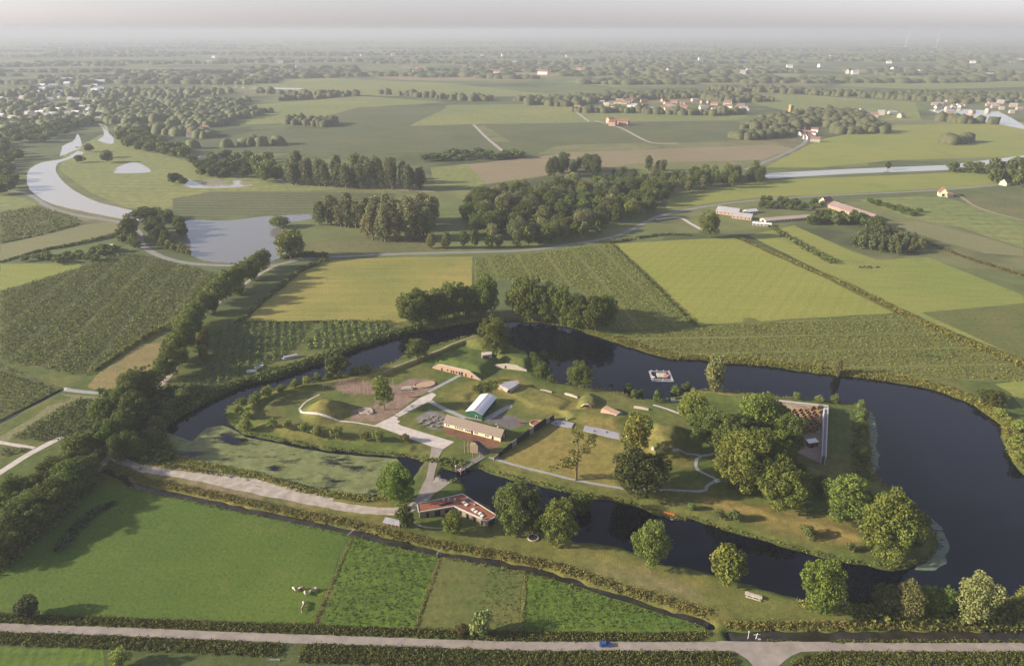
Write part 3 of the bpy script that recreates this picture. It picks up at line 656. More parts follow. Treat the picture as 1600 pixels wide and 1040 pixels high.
for s in range(6):
    proto('oak', lobes_on(7.2, 7.2, 9.3, 8.2, 46, 1.95, 10 + s, low=-.93, inner=.62, outer=1.0), L_OAK, .32, 18.5, 17, 10 + s, core=(0, 0, 10, 6, 6, 6.5), gap=.1)
for s in range(2):
    proto('fine', lobes_on(6.6, 6.6, 8.9, 8.0, 54, 1.6, 20 + s, low=-.93, inner=.6, outer=.98), L_OAK, .29, 17, 14, 20 + s, core=(0, 0, 9.6, 5.6, 5.6, 6.5), cover=.8)
for s in range(2):
    proto('willow', lobes_on(5.2, 5.2, 8.2, 7.2, 44, 1.7, 30 + s, squash=1.25), L_WIL, .36, 16, 12, 30 + s, core=(0, 0, 8, 4.4, 4.4, 6))
for s in range(3):
    proto('poplar', lobes_on(3.0, 3.0, 12, 11.2, 34, 1.55, 40 + s, squash=1.5, low=-.9), L_POP, .42, 24, 8, 40 + s, core=(0, 0, 12, 2.4, 2.4, 10))
for s in range(2):
    proto('round', lobes_on(4.2, 4.2, 5.9, 5.4, 38, 1.3, 50 + s, low=-.93), L_OAK, .34, 12, 10, 50 + s, core=(0, 0, 6.2, 3.6, 3.6, 4.3))
for s in range(3):
    proto('bush', lobes_on(2.1, 2.1, 1.7, 1.7, 16, .8, 60 + s, low=-.5), L_WIL, .24, 3.7, 5.2, 60 + s, core=(0, 0, 1.5, 1.8, 1.8, 1.4), trunk=(.12, .3), limbs=3)
for s in range(2):
    proto('column', lobes_on(3.0, 3.0, 7.6, 7.2, 46, 1.05, 70 + s, squash=1.6, low=-.95), L_WIL, .3, 15.4, 7.2, 70 + s, core=(0, 0, 7.4, 2.5, 2.5, 6.4))
r_ = random.Random(5)          # a gaunt, leaning, half-bare tree
sp = [(r_.uniform(-1, 1) * (1.2 + z * .12) - (2.6 if z < 7 else 0) * r_.random() + (1.5 if z > 11 else 0), r_.uniform(-1.2, 1.2), z, 1.0, 1.0, .9) for z in [4.2, 5, 5.4, 6, 6.6, 7.6, 8.4, 9.2, 10, 10.8, 11.6, 12.4, 13.2, 14, 14.8, 15.4, 6.2, 5.2, 13.6, 12.8]]
sp += [(-5.5, .3, 4.4, 1.2, 1.1, .9), (-4.0, -.4, 5.4, 1.2, 1.1, .9), (-6.6, .5, 3.6, 1.1, 1, .8), (-2.6, .4, 6.2, 1.1, 1, .9), (3.0, 0, 12.2, 1.1, 1, .9), (2.6, -.6, 9.8, 1.1, 1, .8), (4.0, .6, 13.2, 1.1, 1, .8)]
proto('gaunt', sp, L_LIT, .30, 16.5, 11, 81, cover=.7, gap=.25, trunk=(.45, .4), limbs=9)
for s in range(2):          # loose light-green tree
    proto('loose', lobes_on(3.9, 3.9, 8.2, 6.4, 30, 1.35, 90 + s, squash=1.05), L_LIT, .36, 14.8, 9.6, 90 + s, cover=.75, core=(0, 0, 8, 2.6, 2.6, 5), gap=.2)
for s in range(3):          # simple far crown
    proto('small', lobes_on(4.0, 4.0, 5.2, 4.6, 14, 1.9, 100 + s), L_OAK, .75, 10, 10, 100 + s, core=(0, 0, 5, 3.4, 3.4, 4), gap=.05)
    proto('smallpop', lobes_on(2.6, 2.6, 7.5, 7, 14, 1.6, 110 + s, squash=1.6), L_POP, .75, 15, 7, 110 + s, core=(0, 0, 7.5, 2.2, 2.2, 6.4), gap=.05)
for s in range(2): proto('tiny', lobes_on(4.2, 4.2, 5.4, 4.6, 9, 2.3, 120 + s), L_OAK, 1.1, 10, 10, 120 + s, core=(0, 0, 5, 3.4, 3.4, 4), gap=.05)
trng = random.Random(99)
LBL_N = {}
def tree(kind, x, y, h, w, label, group=None, name='broadleaf_tree', cat='tree', tint=(1, 1, 1), idx=None, z=None, trunk=True, rz=None):
    ps = PROTO[kind]; cm, tm, h0, w0 = ps[(idx if idx is not None else trng.randrange(len(ps))) % len(ps)]
    z = hz(x, y) if z is None else z
    e = empty(name, (x, y, z), trng.uniform(0, 6.28) if rz is None else rz, label, cat, group); e.scale = (w / w0, w / w0 * trng.uniform(.92, 1.08), h / h0)
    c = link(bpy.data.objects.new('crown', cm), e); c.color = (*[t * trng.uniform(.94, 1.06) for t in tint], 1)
    if trunk: link(bpy.data.objects.new('trunk', tm), e)
    return e
def tree_px(kind, px, pyb, pyt, wpx, label, group=None, **k):
    """base pixel, row of the top, crown width in pixels"""
    x, y, z = UT(px, pyb); d = depth_at(x, y, z); w = wpx * d / FPX; h = height_to(x, y + w * .18, pyt) - z
    return tree(kind, x, y, max(1.2, h), w, label, group, **k)
DK = (.62, .68, .7); GR = (.95, .9, 1.0); LT = (1.3, 1.25, 1.05)
# --- trees of the fort and the foreground, each with its own words
NEAR = [
 ('oak', 622, 785, 717, 62, 'big round bright green tree beside the gravel road bend', dict(tint=(1.05, 1.25, .9))),
 ('round', 634, 824, 780, 32, 'small rounded tree at the left end of the red-roofed building', {}),
 ('round', 707, 834, 793, 34, 'small rounded tree in front of the angle of the red-roofed building', dict(tint=(1.1, 1.1, .9))),
 ('oak', 803, 826, 745, 78, 'spreading tree at the right end of the red-roofed building', dict(tint=(.95, 1, 1.1))),
 ('oak', 872, 848, 768, 62, 'big tree leaning over the inner moat beside the black trampoline', dict(tint=(1.1, 1.15, 1))),
 ('round', 905, 800, 762, 45, 'dark tree touching the footpath above the inner moat', dict(tint=(.8, .85, .8))),
 ('oak', 1012, 882, 802, 66, 'round tree on the lawn bank opposite the orange canoe', dict(tint=(1.0, 1.05, .9))),
 ('round', 1134, 908, 845, 62, 'pale yellow-green round tree at the water edge of the lawn', dict(tint=(1.35, 1.25, .95))),
 ('oak', 1282, 958, 866, 74, 'tall bright green tree on the right end of the lawn', dict(tint=(1.1, 1.2, .95))),
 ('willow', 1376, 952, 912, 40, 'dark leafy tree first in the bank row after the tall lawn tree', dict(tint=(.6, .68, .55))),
 ('willow', 1411, 962, 908, 44, 'pale pointed willow in the bank row by the canal', dict(tint=(.9, .95, .75))),
 ('fine', 1452, 956, 915, 36, 'thin dark tree between the two willows of the bank row', dict(tint=(.95, 1.05, .8))),
 ('fine', 1472, 958, 912, 30, 'narrow dark green tree just left of the big silvery willow', dict(tint=(.9, 1, .8))),
 ('willow', 1513, 966, 892, 60, 'big silvery willow at the right of the canal bank row', dict(tint=(.92, .95, .82))),
 ('oak', 1380, 872, 748, 92, 'largest tree at the south-east tip of the island', dict(tint=(1.05, 1.1, .95), idx=0)),
 ('oak', 1312, 812, 726, 84, 'broad tree left of the largest tree on the island tip', dict(tint=(1.0, 1.05, .9), idx=1)),
 ('oak', 1215, 792, 703, 82, 'front tree of the dense clump on the island', dict(tint=(1.05, 1.1, .9), idx=2)),
 ('oak', 1152, 762, 665, 88, 'left tree of the dense clump above the curved footpath', dict(tint=(1.15, 1.15, .9), idx=3)),
 ('oak', 1188, 730, 655, 70, 'middle tree of the dense island clump', dict(tint=(.9, 1, .85))),
 ('oak', 1180, 690, 603, 84, 'tallest rear tree of the island clump beside the maze wall', dict(tint=(1.1, 1.15, .95))),
 ('oak', 1225, 715, 640, 56, 'dark tree overhanging the left side of the maze', dict(tint=(.75, .85, .75))),
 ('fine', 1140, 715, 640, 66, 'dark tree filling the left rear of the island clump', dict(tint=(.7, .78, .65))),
 ('oak', 1165, 748, 680, 70, 'leafy tree in the heart of the island clump', dict(tint=(.9, 1, .75))),
 ('oak', 1205, 745, 668, 66, 'bright tree right of the heart of the island clump', dict(tint=(1.05, 1.15, .8))),
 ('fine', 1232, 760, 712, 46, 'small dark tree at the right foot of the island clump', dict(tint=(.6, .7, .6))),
 ('fine', 1208, 672, 622, 48, 'dark tree touching the left end of the maze wall', dict(tint=(.8, .9, .7))),
 ('round', 1345, 800, 756, 50, 'round tree squeezed between the two big tip trees', dict(tint=(.85, .95, .75))),
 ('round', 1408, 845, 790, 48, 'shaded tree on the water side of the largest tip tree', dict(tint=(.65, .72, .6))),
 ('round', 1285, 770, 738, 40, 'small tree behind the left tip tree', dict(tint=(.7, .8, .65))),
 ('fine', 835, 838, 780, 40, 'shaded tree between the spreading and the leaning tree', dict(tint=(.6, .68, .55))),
 ('fine', 1108, 696, 628, 64, 'dark tree with bare lower trunk west of the island clump', dict(tint=(.75, .75, .75))),
 ('fine', 1082, 662, 604, 50, 'light green tree on the rampart by the jetty path', dict(tint=(1.25, 1.25, 1))),
 ('oak', 992, 772, 688, 88, 'wide dark tree standing over the footpath on the dry slope', dict(tint=(.72, .74, .78))),
 ('fine', 1020, 758, 700, 50, 'dark tree behind the right shoulder of the wide slope tree', dict(tint=(.6, .64, .66))),
 ('loose', 992, 716, 638, 48, 'loose yellow-green tree at the end of the concrete roofs', dict(tint=(1.15, 1.1, .9))),
 ('gaunt', 900, 750, 662, 62, 'gaunt half-bare tree on the golden slope', dict(rz=.0, tint=(1.0, .95, 1))),
 ('column', 1116, 611, 546, 34, 'single pale columnar tree at the north moat edge', dict(tint=(1.05, 1.0, .95))),
 ('fine', 905, 605, 562, 46, 'dark rounded tree on the north bank near the small wall', dict(tint=(.8, .85, .8))),
 ('fine', 775, 556, 490, 48, 'tall tree on top of the northern casemate mound', dict(tint=(1.1, 1.1, 1.05))),
 ('round', 652, 560, 522, 44, 'dark green tree leaning over the north-west moat edge', dict(tint=(.85, .9, .75))),
 ('round', 528, 588, 546, 46, 'dark round tree on the rampart above the play hill', dict(tint=(.75, .85, .8))),
 ('loose', 601, 640, 583, 34, 'slender tree in the middle of the playground', dict(tint=(.9, .95, .8))),
 ('round', 848, 592, 562, 34, 'dark shrubby tree on the north shore left of the rounded one', dict(tint=(.75, .8, .75))),
 ('bush', 47, 964, 928, 44, 'dark bush beside the bottom-left field edge', dict(tint=(.3, .38, .32), name='bush', cat='bush')),
 ('bush', 752, 990, 950, 42, 'silver-green round bush in the strip pasture by the road', dict(name='bush', cat='bush', tint=(.95, 1, .9))),
 ('bush', 722, 990, 974, 26, 'low reddish-brown bush left of the silver-green one', dict(tint=(.5, .38, .3), name='bush', cat='bush')),
 ('bush', 190, 1040, 1010, 32, 'yellow-green round bush at the bottom edge below the road', dict(tint=(1.1, 1.2, .7), name='bush', cat='bush')),
 ('column', 1308, 588, 556, 15, 'small pointed tree on the far moat bank mirrored in the water', dict(tint=(.9, .95, .8))),
 ('round', 1548, 630, 604, 48, 'bushy tree at the right end of the far moat bank', dict(tint=(.7, .7, .6))),
 ('round', 455, 404, 352, 52, 'big round tree on the shore of the grey pond', dict(tint=(1.2, 1.15, 1.1))),
 ('round', 437, 355, 335, 36, 'bush-like tree on the pond shore behind the big round one', dict(tint=(1.2, 1.15, 1.1))),
 ('fine', 1108, 372, 327, 32, 'single tall tree beside the farm drive', dict(tint=(1.1, 1.1, 1.1))),
 ('small', 1387, 265, 252, 9, 'lone dark tree on the canal bank', dict(tint=(.6, .6, .6))),
 ('round', 228, 345, 318, 60, 'tall dark tree at the river bend beside the pond', dict(tint=(.85, .9, .9))),
 ('round', 205, 375, 330, 32, 'poplar-like tree left of the dike road junction', dict(tint=(1.05, 1.05, 1))),
]
NEAR_T = []
for k, px, pb, pt, w, lab, kw in NEAR:
    NEAR_T.append(tree_px(k, px, pb, pt, w, lab, **kw))
# --- rows and groups of round willow bushes round the island
BUSH = [(385,672,24),(387,655,18),(425,667,19),(450,670,19),(476,675,20),(497,682,22),(527,684,24),(571,687,18),(592,688,22),(633,690,18)]
for i, (px, py, w) in enumerate(BUSH):
    tree_px('bush', px, py, py - w * .85, w, nth('round willow bush along the south side of the west bastion', i), 'round willow bushes of the west bastion', name='willow_bush', cat='bush', tint=(1.1, 1.15, .8))
BUSH = [(372,645,18),(380,634,20),(400,628,20),(418,620,24),(440,613,18),(462,606,20),(480,600,18),(497,596,18),(515,592,16),(556,586,18),(573,583,20)]
for i, (px, py, w) in enumerate(BUSH):
    tree_px('bush', px, py, py - w * .8, w, nth('green shrub on the outer edge of the north-west rampart', i), 'shrubs of the north-west rampart', name='shrub', cat='bush', tint=(.75, .95, .55) if i % 3 else (1.1, 1.15, .6))
for i, (px, py, w) in enumerate([(846,592,16),(860,598,14),(955,606,8),(981,614,18),(990,622,16),(1000,622,14),(1026,627,18),(1056,618,18),(1072,612,16)]):
    tree_px('bush', px, py, py - w * 1.0, w, nth('round shrub on the north shore of the island', i), 'shrubs of the north shore', name='shrub', cat='bush', tint=(.6, .75, .5))
for i, (px, py, w) in enumerate([(1244,624,15),(1279,628,15),(1304,630,17),(1345,636,15),(1341,647,16),(1343,657,17),(1343,670,18),(1346,686,16),(1342,700,19),(1344,712,20),(1350,722,18)]):
    tree_px('bush', px, py, py - w * .9, w, nth('clipped round willow on the edge of the east rampart', i, 'the far end'), 'round willows of the east rampart', name='willow_bush', cat='bush', tint=(.8, .95, .65))
for px, py, w, lab in [(1080,796,15,'small grey willow bush on the bank beside the canoe'),(1124,808,18,'dark round bush on the southern island bank'),(1147,812,24,'grey-green round bush second on the southern island bank'),(1262,838,26,'grey bush in the golden slope of the southern bank'),(1328,860,18,'yellow-green bush below the island tip trees'),(1430,855,26,'dark shrub at the shaded island tip'),(1440,820,26,'dark round shrub beside the lily crescent')]:
    tree_px('bush', px, py, py - w * .8, w, lab, name='bush', cat='bush', tint=(.65, .75, .6))
for i, (px, py, w) in enumerate([(1560,650,22),(1575,665,24),(1590,672,30),(1592,700,44),(1598,722,40)]):
    tree_px('bush', px, py, py - w * .6, w, nth('yellow-green bush on the right bank of the moat', i, 'the far end'), 'bushes of the right moat bank', name='bush', cat='bush', tint=(1.0, 1.1, .55))
# --- belts and woods made of single trees
def row(px, n, kind, hpx, wpx, label, group, jit=4.0, end='the left', **k):
    line = catmull(UL(px), 8); L = np.cumsum([0] + [math.dist(a, b) for a, b in zip(line[:-1], line[1:])]); T = L[-1]
    for i in range(n):
        s = T * (i + .5 + trng.uniform(-.25, .25)) / n; j = max(1, min(int(np.searchsorted(L, s)), len(L) - 1)); t = (s - L[j - 1]) / max(1e-6, L[j] - L[j - 1])
        x = line[j - 1][0] + (line[j][0] - line[j - 1][0]) * t + trng.uniform(-jit, jit); y = line[j - 1][1] + (line[j][1] - line[j - 1][1]) * t + trng.uniform(-jit, jit)
        d = depth_at(x, y); f = trng.uniform(.8, 1.2)
        hh = (hpx[0] + (hpx[1] - hpx[0]) * i / n) if isinstance(hpx, tuple) else hpx; ww = (wpx[0] + (wpx[1] - wpx[0]) * i / n) if isinstance(wpx, tuple) else wpx
        kk = kind if isinstance(kind, str) else trng.choice(kind)
        tree(kk, x, y, hh * f * d / FPX * 1.04, ww * (1.3 if kk == 'poplar' else 1) * trng.uniform(.85, 1.15) * d / FPX, nth(label, i, end), group, **k)
row([(256,604),(272,575),(288,545),(300,515),(322,492),(350,470),(380,446),(405,426),(424,416)], 20, ('oak', 'fine', 'round'), (46, 30), (38, 27), 'full crowned tree in the long row along the farm lane', 'trees of the long row along the farm lane', 2.5, end='the near end', tint=(1.05, 1.05, .95))
row([(272,590),(290,555),(310,515),(345,482),(400,435)], 6, ('oak', 'round'), (30, 22), (28, 22), 'tree on the shaded side of the farm lane row', 'trees on the shaded side of the farm lane', 2, end='the near end', tint=(.95, 1, .9))
row([(318,575),(322,530)], 3, 'round', 36, 20, 'narrow golden tree between lane and nursery', 'narrow trees between lane and nursery', 1, end='the near end', tint=(1.3, 1.05, .75))
row([(632,508),(655,504),(690,500),(725,497),(752,494),(768,492)], 11, ('fine', 'oak'), (50, 62), 42, 'tree in the left clump on the north moat bank', 'trees of the left clump on the north moat bank', 3, tint=(.9, .95, .85))
row([(805,498),(830,500),(860,504),(890,508),(920,514),(948,516)], 12, ('oak', 'fine'), (70, 56), 46, 'tree in the right clump on the north moat bank', 'trees of the right clump on the north moat bank', 3, tint=(.9, .92, .85))
row([(-10,880),(20,850),(50,820),(85,790),(115,765),(140,745)], 11, ('oak', 'fine'), (50, 46), (66, 56), 'large dark tree in the belt along the lower left lane', 'trees of the lower left belt', 3, tint=(.85, .92, .8))
row([(0,810),(40,775),(85,750),(120,722),(150,700)], 7, ('oak', 'fine'), 42, 46, 'tree on the outer side of the lower left belt', 'trees on the outer side of the lower left belt', 4, tint=(.85, .9, .8))
row([(155,712),(180,690),(205,668),(225,650)], 7, ('oak', 'round', 'fine'), 50, 44, 'tree in the thicket beside the lane fork', 'trees of the lane fork thicket', 5, tint=(.78, .85, .75))
row([(190,728),(205,712),(228,716)], 3, ('oak', 'round'), 46, 36, 'tree at the start of the wide gravel road', 'trees at the start of the gravel road', 2, tint=(.75, .85, .75))
row([(165,665),(195,645),(222,622),(238,610)], 6, ('oak', 'fine'), 42, 42, 'tree between the small orchard and the lane', 'trees between small orchard and lane', 3, tint=(.9, .95, .85))
row([(235,700),(245,675),(262,650),(285,632),(310,618)], 8, ('bush', 'round'), 22, 30, 'bushy tree on the outer north-west moat bank', 'bushy trees of the north-west moat bank', 3, tint=(.8, .9, .65))
row([(492,352),(520,353),(548,355),(570,358)], 9, 'poplar', 42, 17, 'tall poplar in the left grove by the grey pond', 'poplars of the left pond grove', 4, name='poplar_tree', tint=(.85, .88, .9))
row([(500,345),(540,346),(575,350),(640,345),(680,350)], 14, 'poplar', 44, 18, 'tall poplar in the back rank of the pond grove', 'poplars in the back rank of the pond grove', 6, name='poplar_tree', tint=(1, 1, .95))
row([(572,370),(600,378),(630,378),(660,375),(678,368)], 11, 'poplar', 56, 20, 'silvery poplar in the front grove above the dike road', 'poplars of the front grove', 5, name='poplar_tree', tint=(1.15, 1.1, 1.15))
row([(575,358),(610,360),(650,358),(682,352)], 10, 'poplar', 50, 20, 'silvery poplar behind the front grove', 'poplars behind the front grove', 5, name='poplar_tree', tint=(1.1, 1.08, 1.1))
row([(445,287),(480,290),(520,292),(560,294),(610,296),(665,297)], 22, 'poplar', 44, 15, 'tall poplar in the long belt beyond the orchard strip', 'poplars of the long middle belt', 6, name='poplar_tree', tint=(.82, .87, .85))
row([(455,278),(500,282),(560,284),(640,288)], 14, 'poplar', 40, 15, 'poplar in the rear rank of the long middle belt', 'poplars in the rear rank of the middle belt', 8, name='poplar_tree', tint=(.85, .9, .85))
row([(665,389),(690,388),(720,387),(760,388),(800,386),(850,381),(900,372),(940,366)], 14, ('poplar', 'small'), 28, 14, 'small pointed tree beside the dike road', 'small trees along the dike road', 3, name='roadside_tree', tint=(.95, 1, .8))
row([(850,560),(835,562),(842,580)], 3, 'round', 22, 26, 'dark shrub-like tree by the north shore mirror water', 'trees of the north shore thicket', 2, tint=(.6, .7, .6))
def wood(px, n, kinds, h, w, label, group, tints=((1, 1, 1),), name='broadleaf_tree', seed=1, stuff=False, **k):
    poly = UL(px); xs = [p[0] for p in poly]; ys = [p[1] for p in poly]; r = random.Random(seed); pts = []; tries = 0; dmin = math.sqrt((max(xs) - min(xs)) * (max(ys) - min(ys)) / n) * .55
    A = 0.5 * abs(sum(poly[i][0] * poly[(i + 1) % len(poly)][1] - poly[(i + 1) % len(poly)][0] * poly[i][1] for i in range(len(poly)))); dmin = math.sqrt(A / n) * .75
    while len(pts) < n and tries < 40000:
        tries += 1; x = r.uniform(min(xs), max(xs)); y = r.uniform(min(ys), max(ys))
        if sdist(poly, np.array([x]), np.array([y]))[0] < 0: continue
        if all((x - a) ** 2 + (y - b) ** 2 > dmin * dmin for a, b in pts): pts.append((x, y))
    if stuff:
        Vs, Fs, b = [], [], 0
        for x, y in pts:
            f = r.uniform(.75, 1.2); me_, _t, h0, w0 = r.choice(PROTO['tiny'] if not isinstance(stuff, str) else PROTO[stuff]); n_ = len(me_.vertices); co = np.empty(n_ * 3, np.float32); me_.vertices.foreach_get('co', co); co = co.reshape(-1, 3); a = r.uniform(0, 6.28); q = w * f * r.uniform(.9, 1.2) / w0
            X_ = co[:, 0] * math.cos(a) - co[:, 1] * math.sin(a); Y_ = co[:, 0] * math.sin(a) + co[:, 1] * math.cos(a); Vs.append(np.stack([X_ * q + x, Y_ * q + y, co[:, 2] * h * f / h0], 1)); Fs.append(np.arange(n_).reshape(-1, 4) + b); b += n_
        o = link(bpy.data.objects.new('wood', mesh_np('wood', np.concatenate(Vs), np.concatenate(Fs), L_OAK))); o.color = (*tints[0], 1); tag(o, label.replace('tree ', 'trees ', 1), None, None, 'stuff'); return pts
    for x, y in pts:
        f = r.uniform(.75, 1.2); tree(r.choice(kinds), x, y, h * f, w * f * r.uniform(.9, 1.15), label, group, name=name, tint=r.choice(tints), **k)
    return pts
GT = ((.8, .85, .85), (.95, 1, .95), (1.1, 1.1, 1.0), (.7, .75, .75))
wood([(722,350),(760,378),(835,385),(900,372),(940,360),(960,330),(960,300),(900,296),(800,300),(735,320)], 92, ('oak', 'fine', 'willow', 'round'), 21, 19, 'full tree in the big wood north of the dike road', 'trees of the big wood', GT, seed=2)
wood([(960,352),(1000,342),(1045,315),(1040,285),(985,290),(955,310)], 28, ('oak', 'fine'), 22, 19, 'tree in the right arm of the big wood by the road bend', 'trees in the right arm of the big wood', GT, seed=3)
wood([(1045,304),(1110,298),(1185,288),(1196,272),(1100,276),(1035,284)], 40, ('poplar', 'fine'), 20, 13, 'tree in the tapering plantation towards the canal', 'trees of the tapering plantation', ((.8, .85, .85), (.95, 1, .9)), name='plantation_tree', seed=4)
wood([(862,278),(936,278),(930,264),(870,262)], 12, ('poplar', 'oak'), 27, 18, 'tall tree in the dark stand behind the big wood', 'trees of the dark stand', ((.65, .7, .75), (.75, .8, .8)), name='plantation_tree', seed=5)
wood([(1008,278),(1036,276),(1036,266),(1010,264)], 4, ('poplar',), 24, 13, 'tall poplar pair standing above the big wood', 'poplars above the big wood', ((.75, .8, .8),), name='poplar_tree', seed=6)
wood([(940,296),(1000,290),(1000,270),(940,272)], 12, ('round', 'fine'), 12, 12, 'low tree in the hollow behind the big wood', 'low trees behind the big wood', GT, name='young_tree', seed=7)
wood([(1326,386),(1368,392),(1415,402),(1450,386),(1408,370),(1345,366)], 60, ('smallpop',), 11, 7, 'young dark tree in the square plantation on the meadow', 'young trees of the square plantation', ((.62, .68, .68), (.75, .8, .75)), name='plantation_tree', seed=8)
wood([(1265,352),(1330,352),(1345,342),(1290,338),(1262,345)], 20, ('small', 'smallpop'), 10, 9, 'tree in front of the long farm barn', 'trees in front of the long barn', ((.75, .85, .75), (.9, .95, .85)), name='farmyard_tree', seed=9)
wood([(1330,350),(1372,362),(1380,352),(1345,345)], 10, ('small',), 10, 10, 'tree at the near corner of the long barn', 'trees at the near corner of the barn', ((.7, .8, .7),), name='farmyard_tree', seed=10)
wood([(1180,326),(1270,330),(1290,320),(1190,314)], 20, ('small', 'smallpop'), 9, 8, 'tree behind the long pale shed', 'trees behind the long pale shed', ((.7, .8, .75),), name='farmyard_tree', seed=11)
wood([(1345,314),(1430,340),(1440,332),(1370,316)], 22, ('small',), 5, 7, 'low orchard tree behind the long barn', 'orchard trees behind the long barn', ((.8, .95, .7),), name='orchard_tree', seed=12)
wood([(1545,288),(1620,296),(1620,262),(1548,262)], 20, ('oak', 'small'), 20, 18, 'tree in the right edge wood on the canal', 'trees of the right edge wood', GT, seed=13, stuff=True)
wood([(1478,270),(1545,272),(1545,262),(1480,261)], 12, ('small',), 10, 14, 'low tree on the canal bank left of the edge wood', 'low trees left of the edge wood', GT, seed=14, stuff=True)
wood([(225,345),(280,350),(288,372),(250,385),(226,372)], 12, ('oak', 'round'), 17, 14, 'dark tree between river and grey pond', 'trees between river and pond', ((.75, .8, .8), (.9, .95, .9)), seed=15)
wood([(180,385),(215,392),(222,372),(190,368)], 7, ('small', 'round'), 10, 10, 'tree left of the dike road bend', 'trees left of the dike road bend', GT, seed=16, stuff=True)
wood([(245,385),(300,405),(296,392),(255,375)], 10, ('smallpop', 'small'), 8, 6, 'slim young tree by the tents at the pond corner', 'slim trees at the pond corner', ((1.2, 1.2, .9),), name='young_tree', seed=17)
wood([(30,408),(90,412),(160,408),(185,392),(170,388),(110,400),(50,402)], 22, ('small',), 6, 9, 'shrubby tree in the hedge of the left smallholding', 'shrubby trees of the left smallholding', ((1.0, 1.0, .95),), seed=18, stuff=True)
wood([(-10,312),(26,300),(22,262),(40,244),(0,215),(-20,220)], 36, ('oak', 'small'), 15, 18, 'tree in the wood left of the river', 'trees of the wood left of the river', GT, seed=19, stuff=True)
wood([(40,228),(90,222),(112,205),(150,190),(60,185),(0,200),(0,215)], 46, ('small', 'oak'), 15, 22, 'tree on the far left river bank', 'trees of the far left river bank', GT, seed=20, stuff=True)
wood([(112,262),(175,262),(170,240),(130,232)], 4, ('small',), 14, 16, 'scattered tree on the river meadow', 'scattered trees of the river meadow', GT, seed=21, stuff=True)
wood([(180,222),(230,244),(290,248),(300,244),(250,225),(200,205)], 34, ('small', 'oak', 'willow'), 19, 20, 'tree in the wood above the river meadow pond', 'trees of the wood above the meadow pond', GT, seed=22, stuff=True)
wood([(296,276),(345,277),(400,279),(440,282),(400,262),(330,258),(300,264)], 24, ('oak', 'small'), 14, 18, 'dark tree round the twin meadow ponds', 'trees round the twin meadow ponds', ((.65, .7, .7), (.8, .85, .85)), seed=23, stuff=True)
wood([(270,292),(288,293),(288,284),(272,284)], 3, ('small',), 14, 16, 'dark round tree left of the twin ponds', 'round trees left of the twin ponds', ((.5, .55, .55),), seed=24)
wood([(400,285),(440,288),(445,272),(405,268)], 8, ('oak',), 24, 18, 'tree at the left end of the middle belt', 'trees at the left end of the middle belt', ((.95, .95, .95),), seed=25, stuff=True)
wood([(660,252),(760,250),(812,248),(806,240),(700,243)], 20, ('small',), 11, 20, 'tree in the low belt before the dark orchards', 'trees of the low orchard belt', ((.7, .75, .75),), seed=26, stuff=True)
wood([(300,262),(400,262),(440,250),(380,246),(300,250)], 16, ('small',), 14, 18, 'tree by the grey roofs in the middle distance', 'trees by the distant grey roofs', GT, seed=27, stuff=True)
# ------------------------------------------------------------------ buildings of the fort
M_CREAM = plain('cream_render', (.72, .66, .40), .9, .08, .6); M_ROOFG = plain('brown_roof', (.24, .19, .15), .9, .16, 1.5, bumpa=.3); M_TRIM = plain('dull_trim', (.52, .49, .45), .7, .1, 1); M_BLACK = plain('black_timber', (.025, .025, .03), .7, .2, 2)
M_WHITE = plain('white_paint', (.78, .76, .72), .6, .05, 1); M_GREEN = plain('green_sheet', (.03, .115, .065), .6, .12, 1.5); M_ROOFW = plain('pale_roof_sheet', (.68, .68, .70), .45, .08, .3)
M_SEDUM = plain('sedum_roof', (.26, .10, .055), .95, .3, .5, bumpa=.3); M_TIMB = plain('larch_cladding', (.27, .21, .16), .85, .22, 1.2); M_GLASS = plain('window_glass', (.02, .025, .03), .12, .1, 1)
M_BRICK = plain('pinkish_brick', (.42, .27, .19), .9, .18, .8); M_BRICKR = plain('red_brick', (.25, .10, .065), .9, .2, 1); M_CONCR = plain('weathered_concrete', (.40, .35, .30), .9, .2, .4); M_GREYR = plain('grey_concrete_roof', (.33, .32, .35), .85, .15, .3)
M_WOOD = plain('pale_wood', (.45, .34, .22), .85, .15, 1); M_GREYW = plain('grey_wood', (.28, .25, .22), .9, .2, 1); M_SOLAR = plain('solar_panel', (.02, .03, .07), .2, .1, 1); M_METAL = plain('grey_metal', (.4, .4, .42), .5, .1, 1)
M_DARKSL = plain('dark_slate', (.05, .055, .075), .7, .2, 1); M_RED = plain('red_paint', (.45, .06, .03), .6, .1, 1); M_ORANGE = plain('orange_plastic', (.65, .13, .03), .45, .08, 1); M_TILE = plain('red_tile', (.23, .11, .08), .85, .2, .6); M_STONE = plain('pale_stone', (.52, .45, .36), .9, .18, .8)
class Frame:
    """local frame: a = origin, x along a->b, y to the left of it"""
    def __init__(s, a, b, z=0.0):
        s.o = a; s.z = z; dx, dy = b[0] - a[0], b[1] - a[1]; s.L = math.hypot(dx, dy); s.rz = math.atan2(dy, dx)
def frame_empty(name, a, b, z, label, cat, group=None):
    f = Frame(a, b, z); e = empty(name, (a[0], a[1], z), f.rz, label, cat, group); return e, f.L
def dup_parts(src, parent, spots, name=None):
    for (loc, rz) in spots:
        c = src.copy(); COL.objects.link(c); c.parent = parent; c.location = loc; c.rotation_euler = (0, 0, rz)
        for g in list(src.children):
            d = g.copy(); COL.objects.link(d); d.parent = c
def window(parent, w, h, loc, rz=0.0, mat=M_WHITE):
    o = MB().box((0, 0, 0), (w, .12, h), mat).build('window', parent); o.location = loc; o.rotation_euler = (0, 0, rz)
    p = MB().box((-w * .23, -.07, 0), (w * .36, .04, h * .82), M_GLASS).box((w * .23, -.07, 0), (w * .36, .04, h * .82), M_GLASS).build('pane', o)
    return o
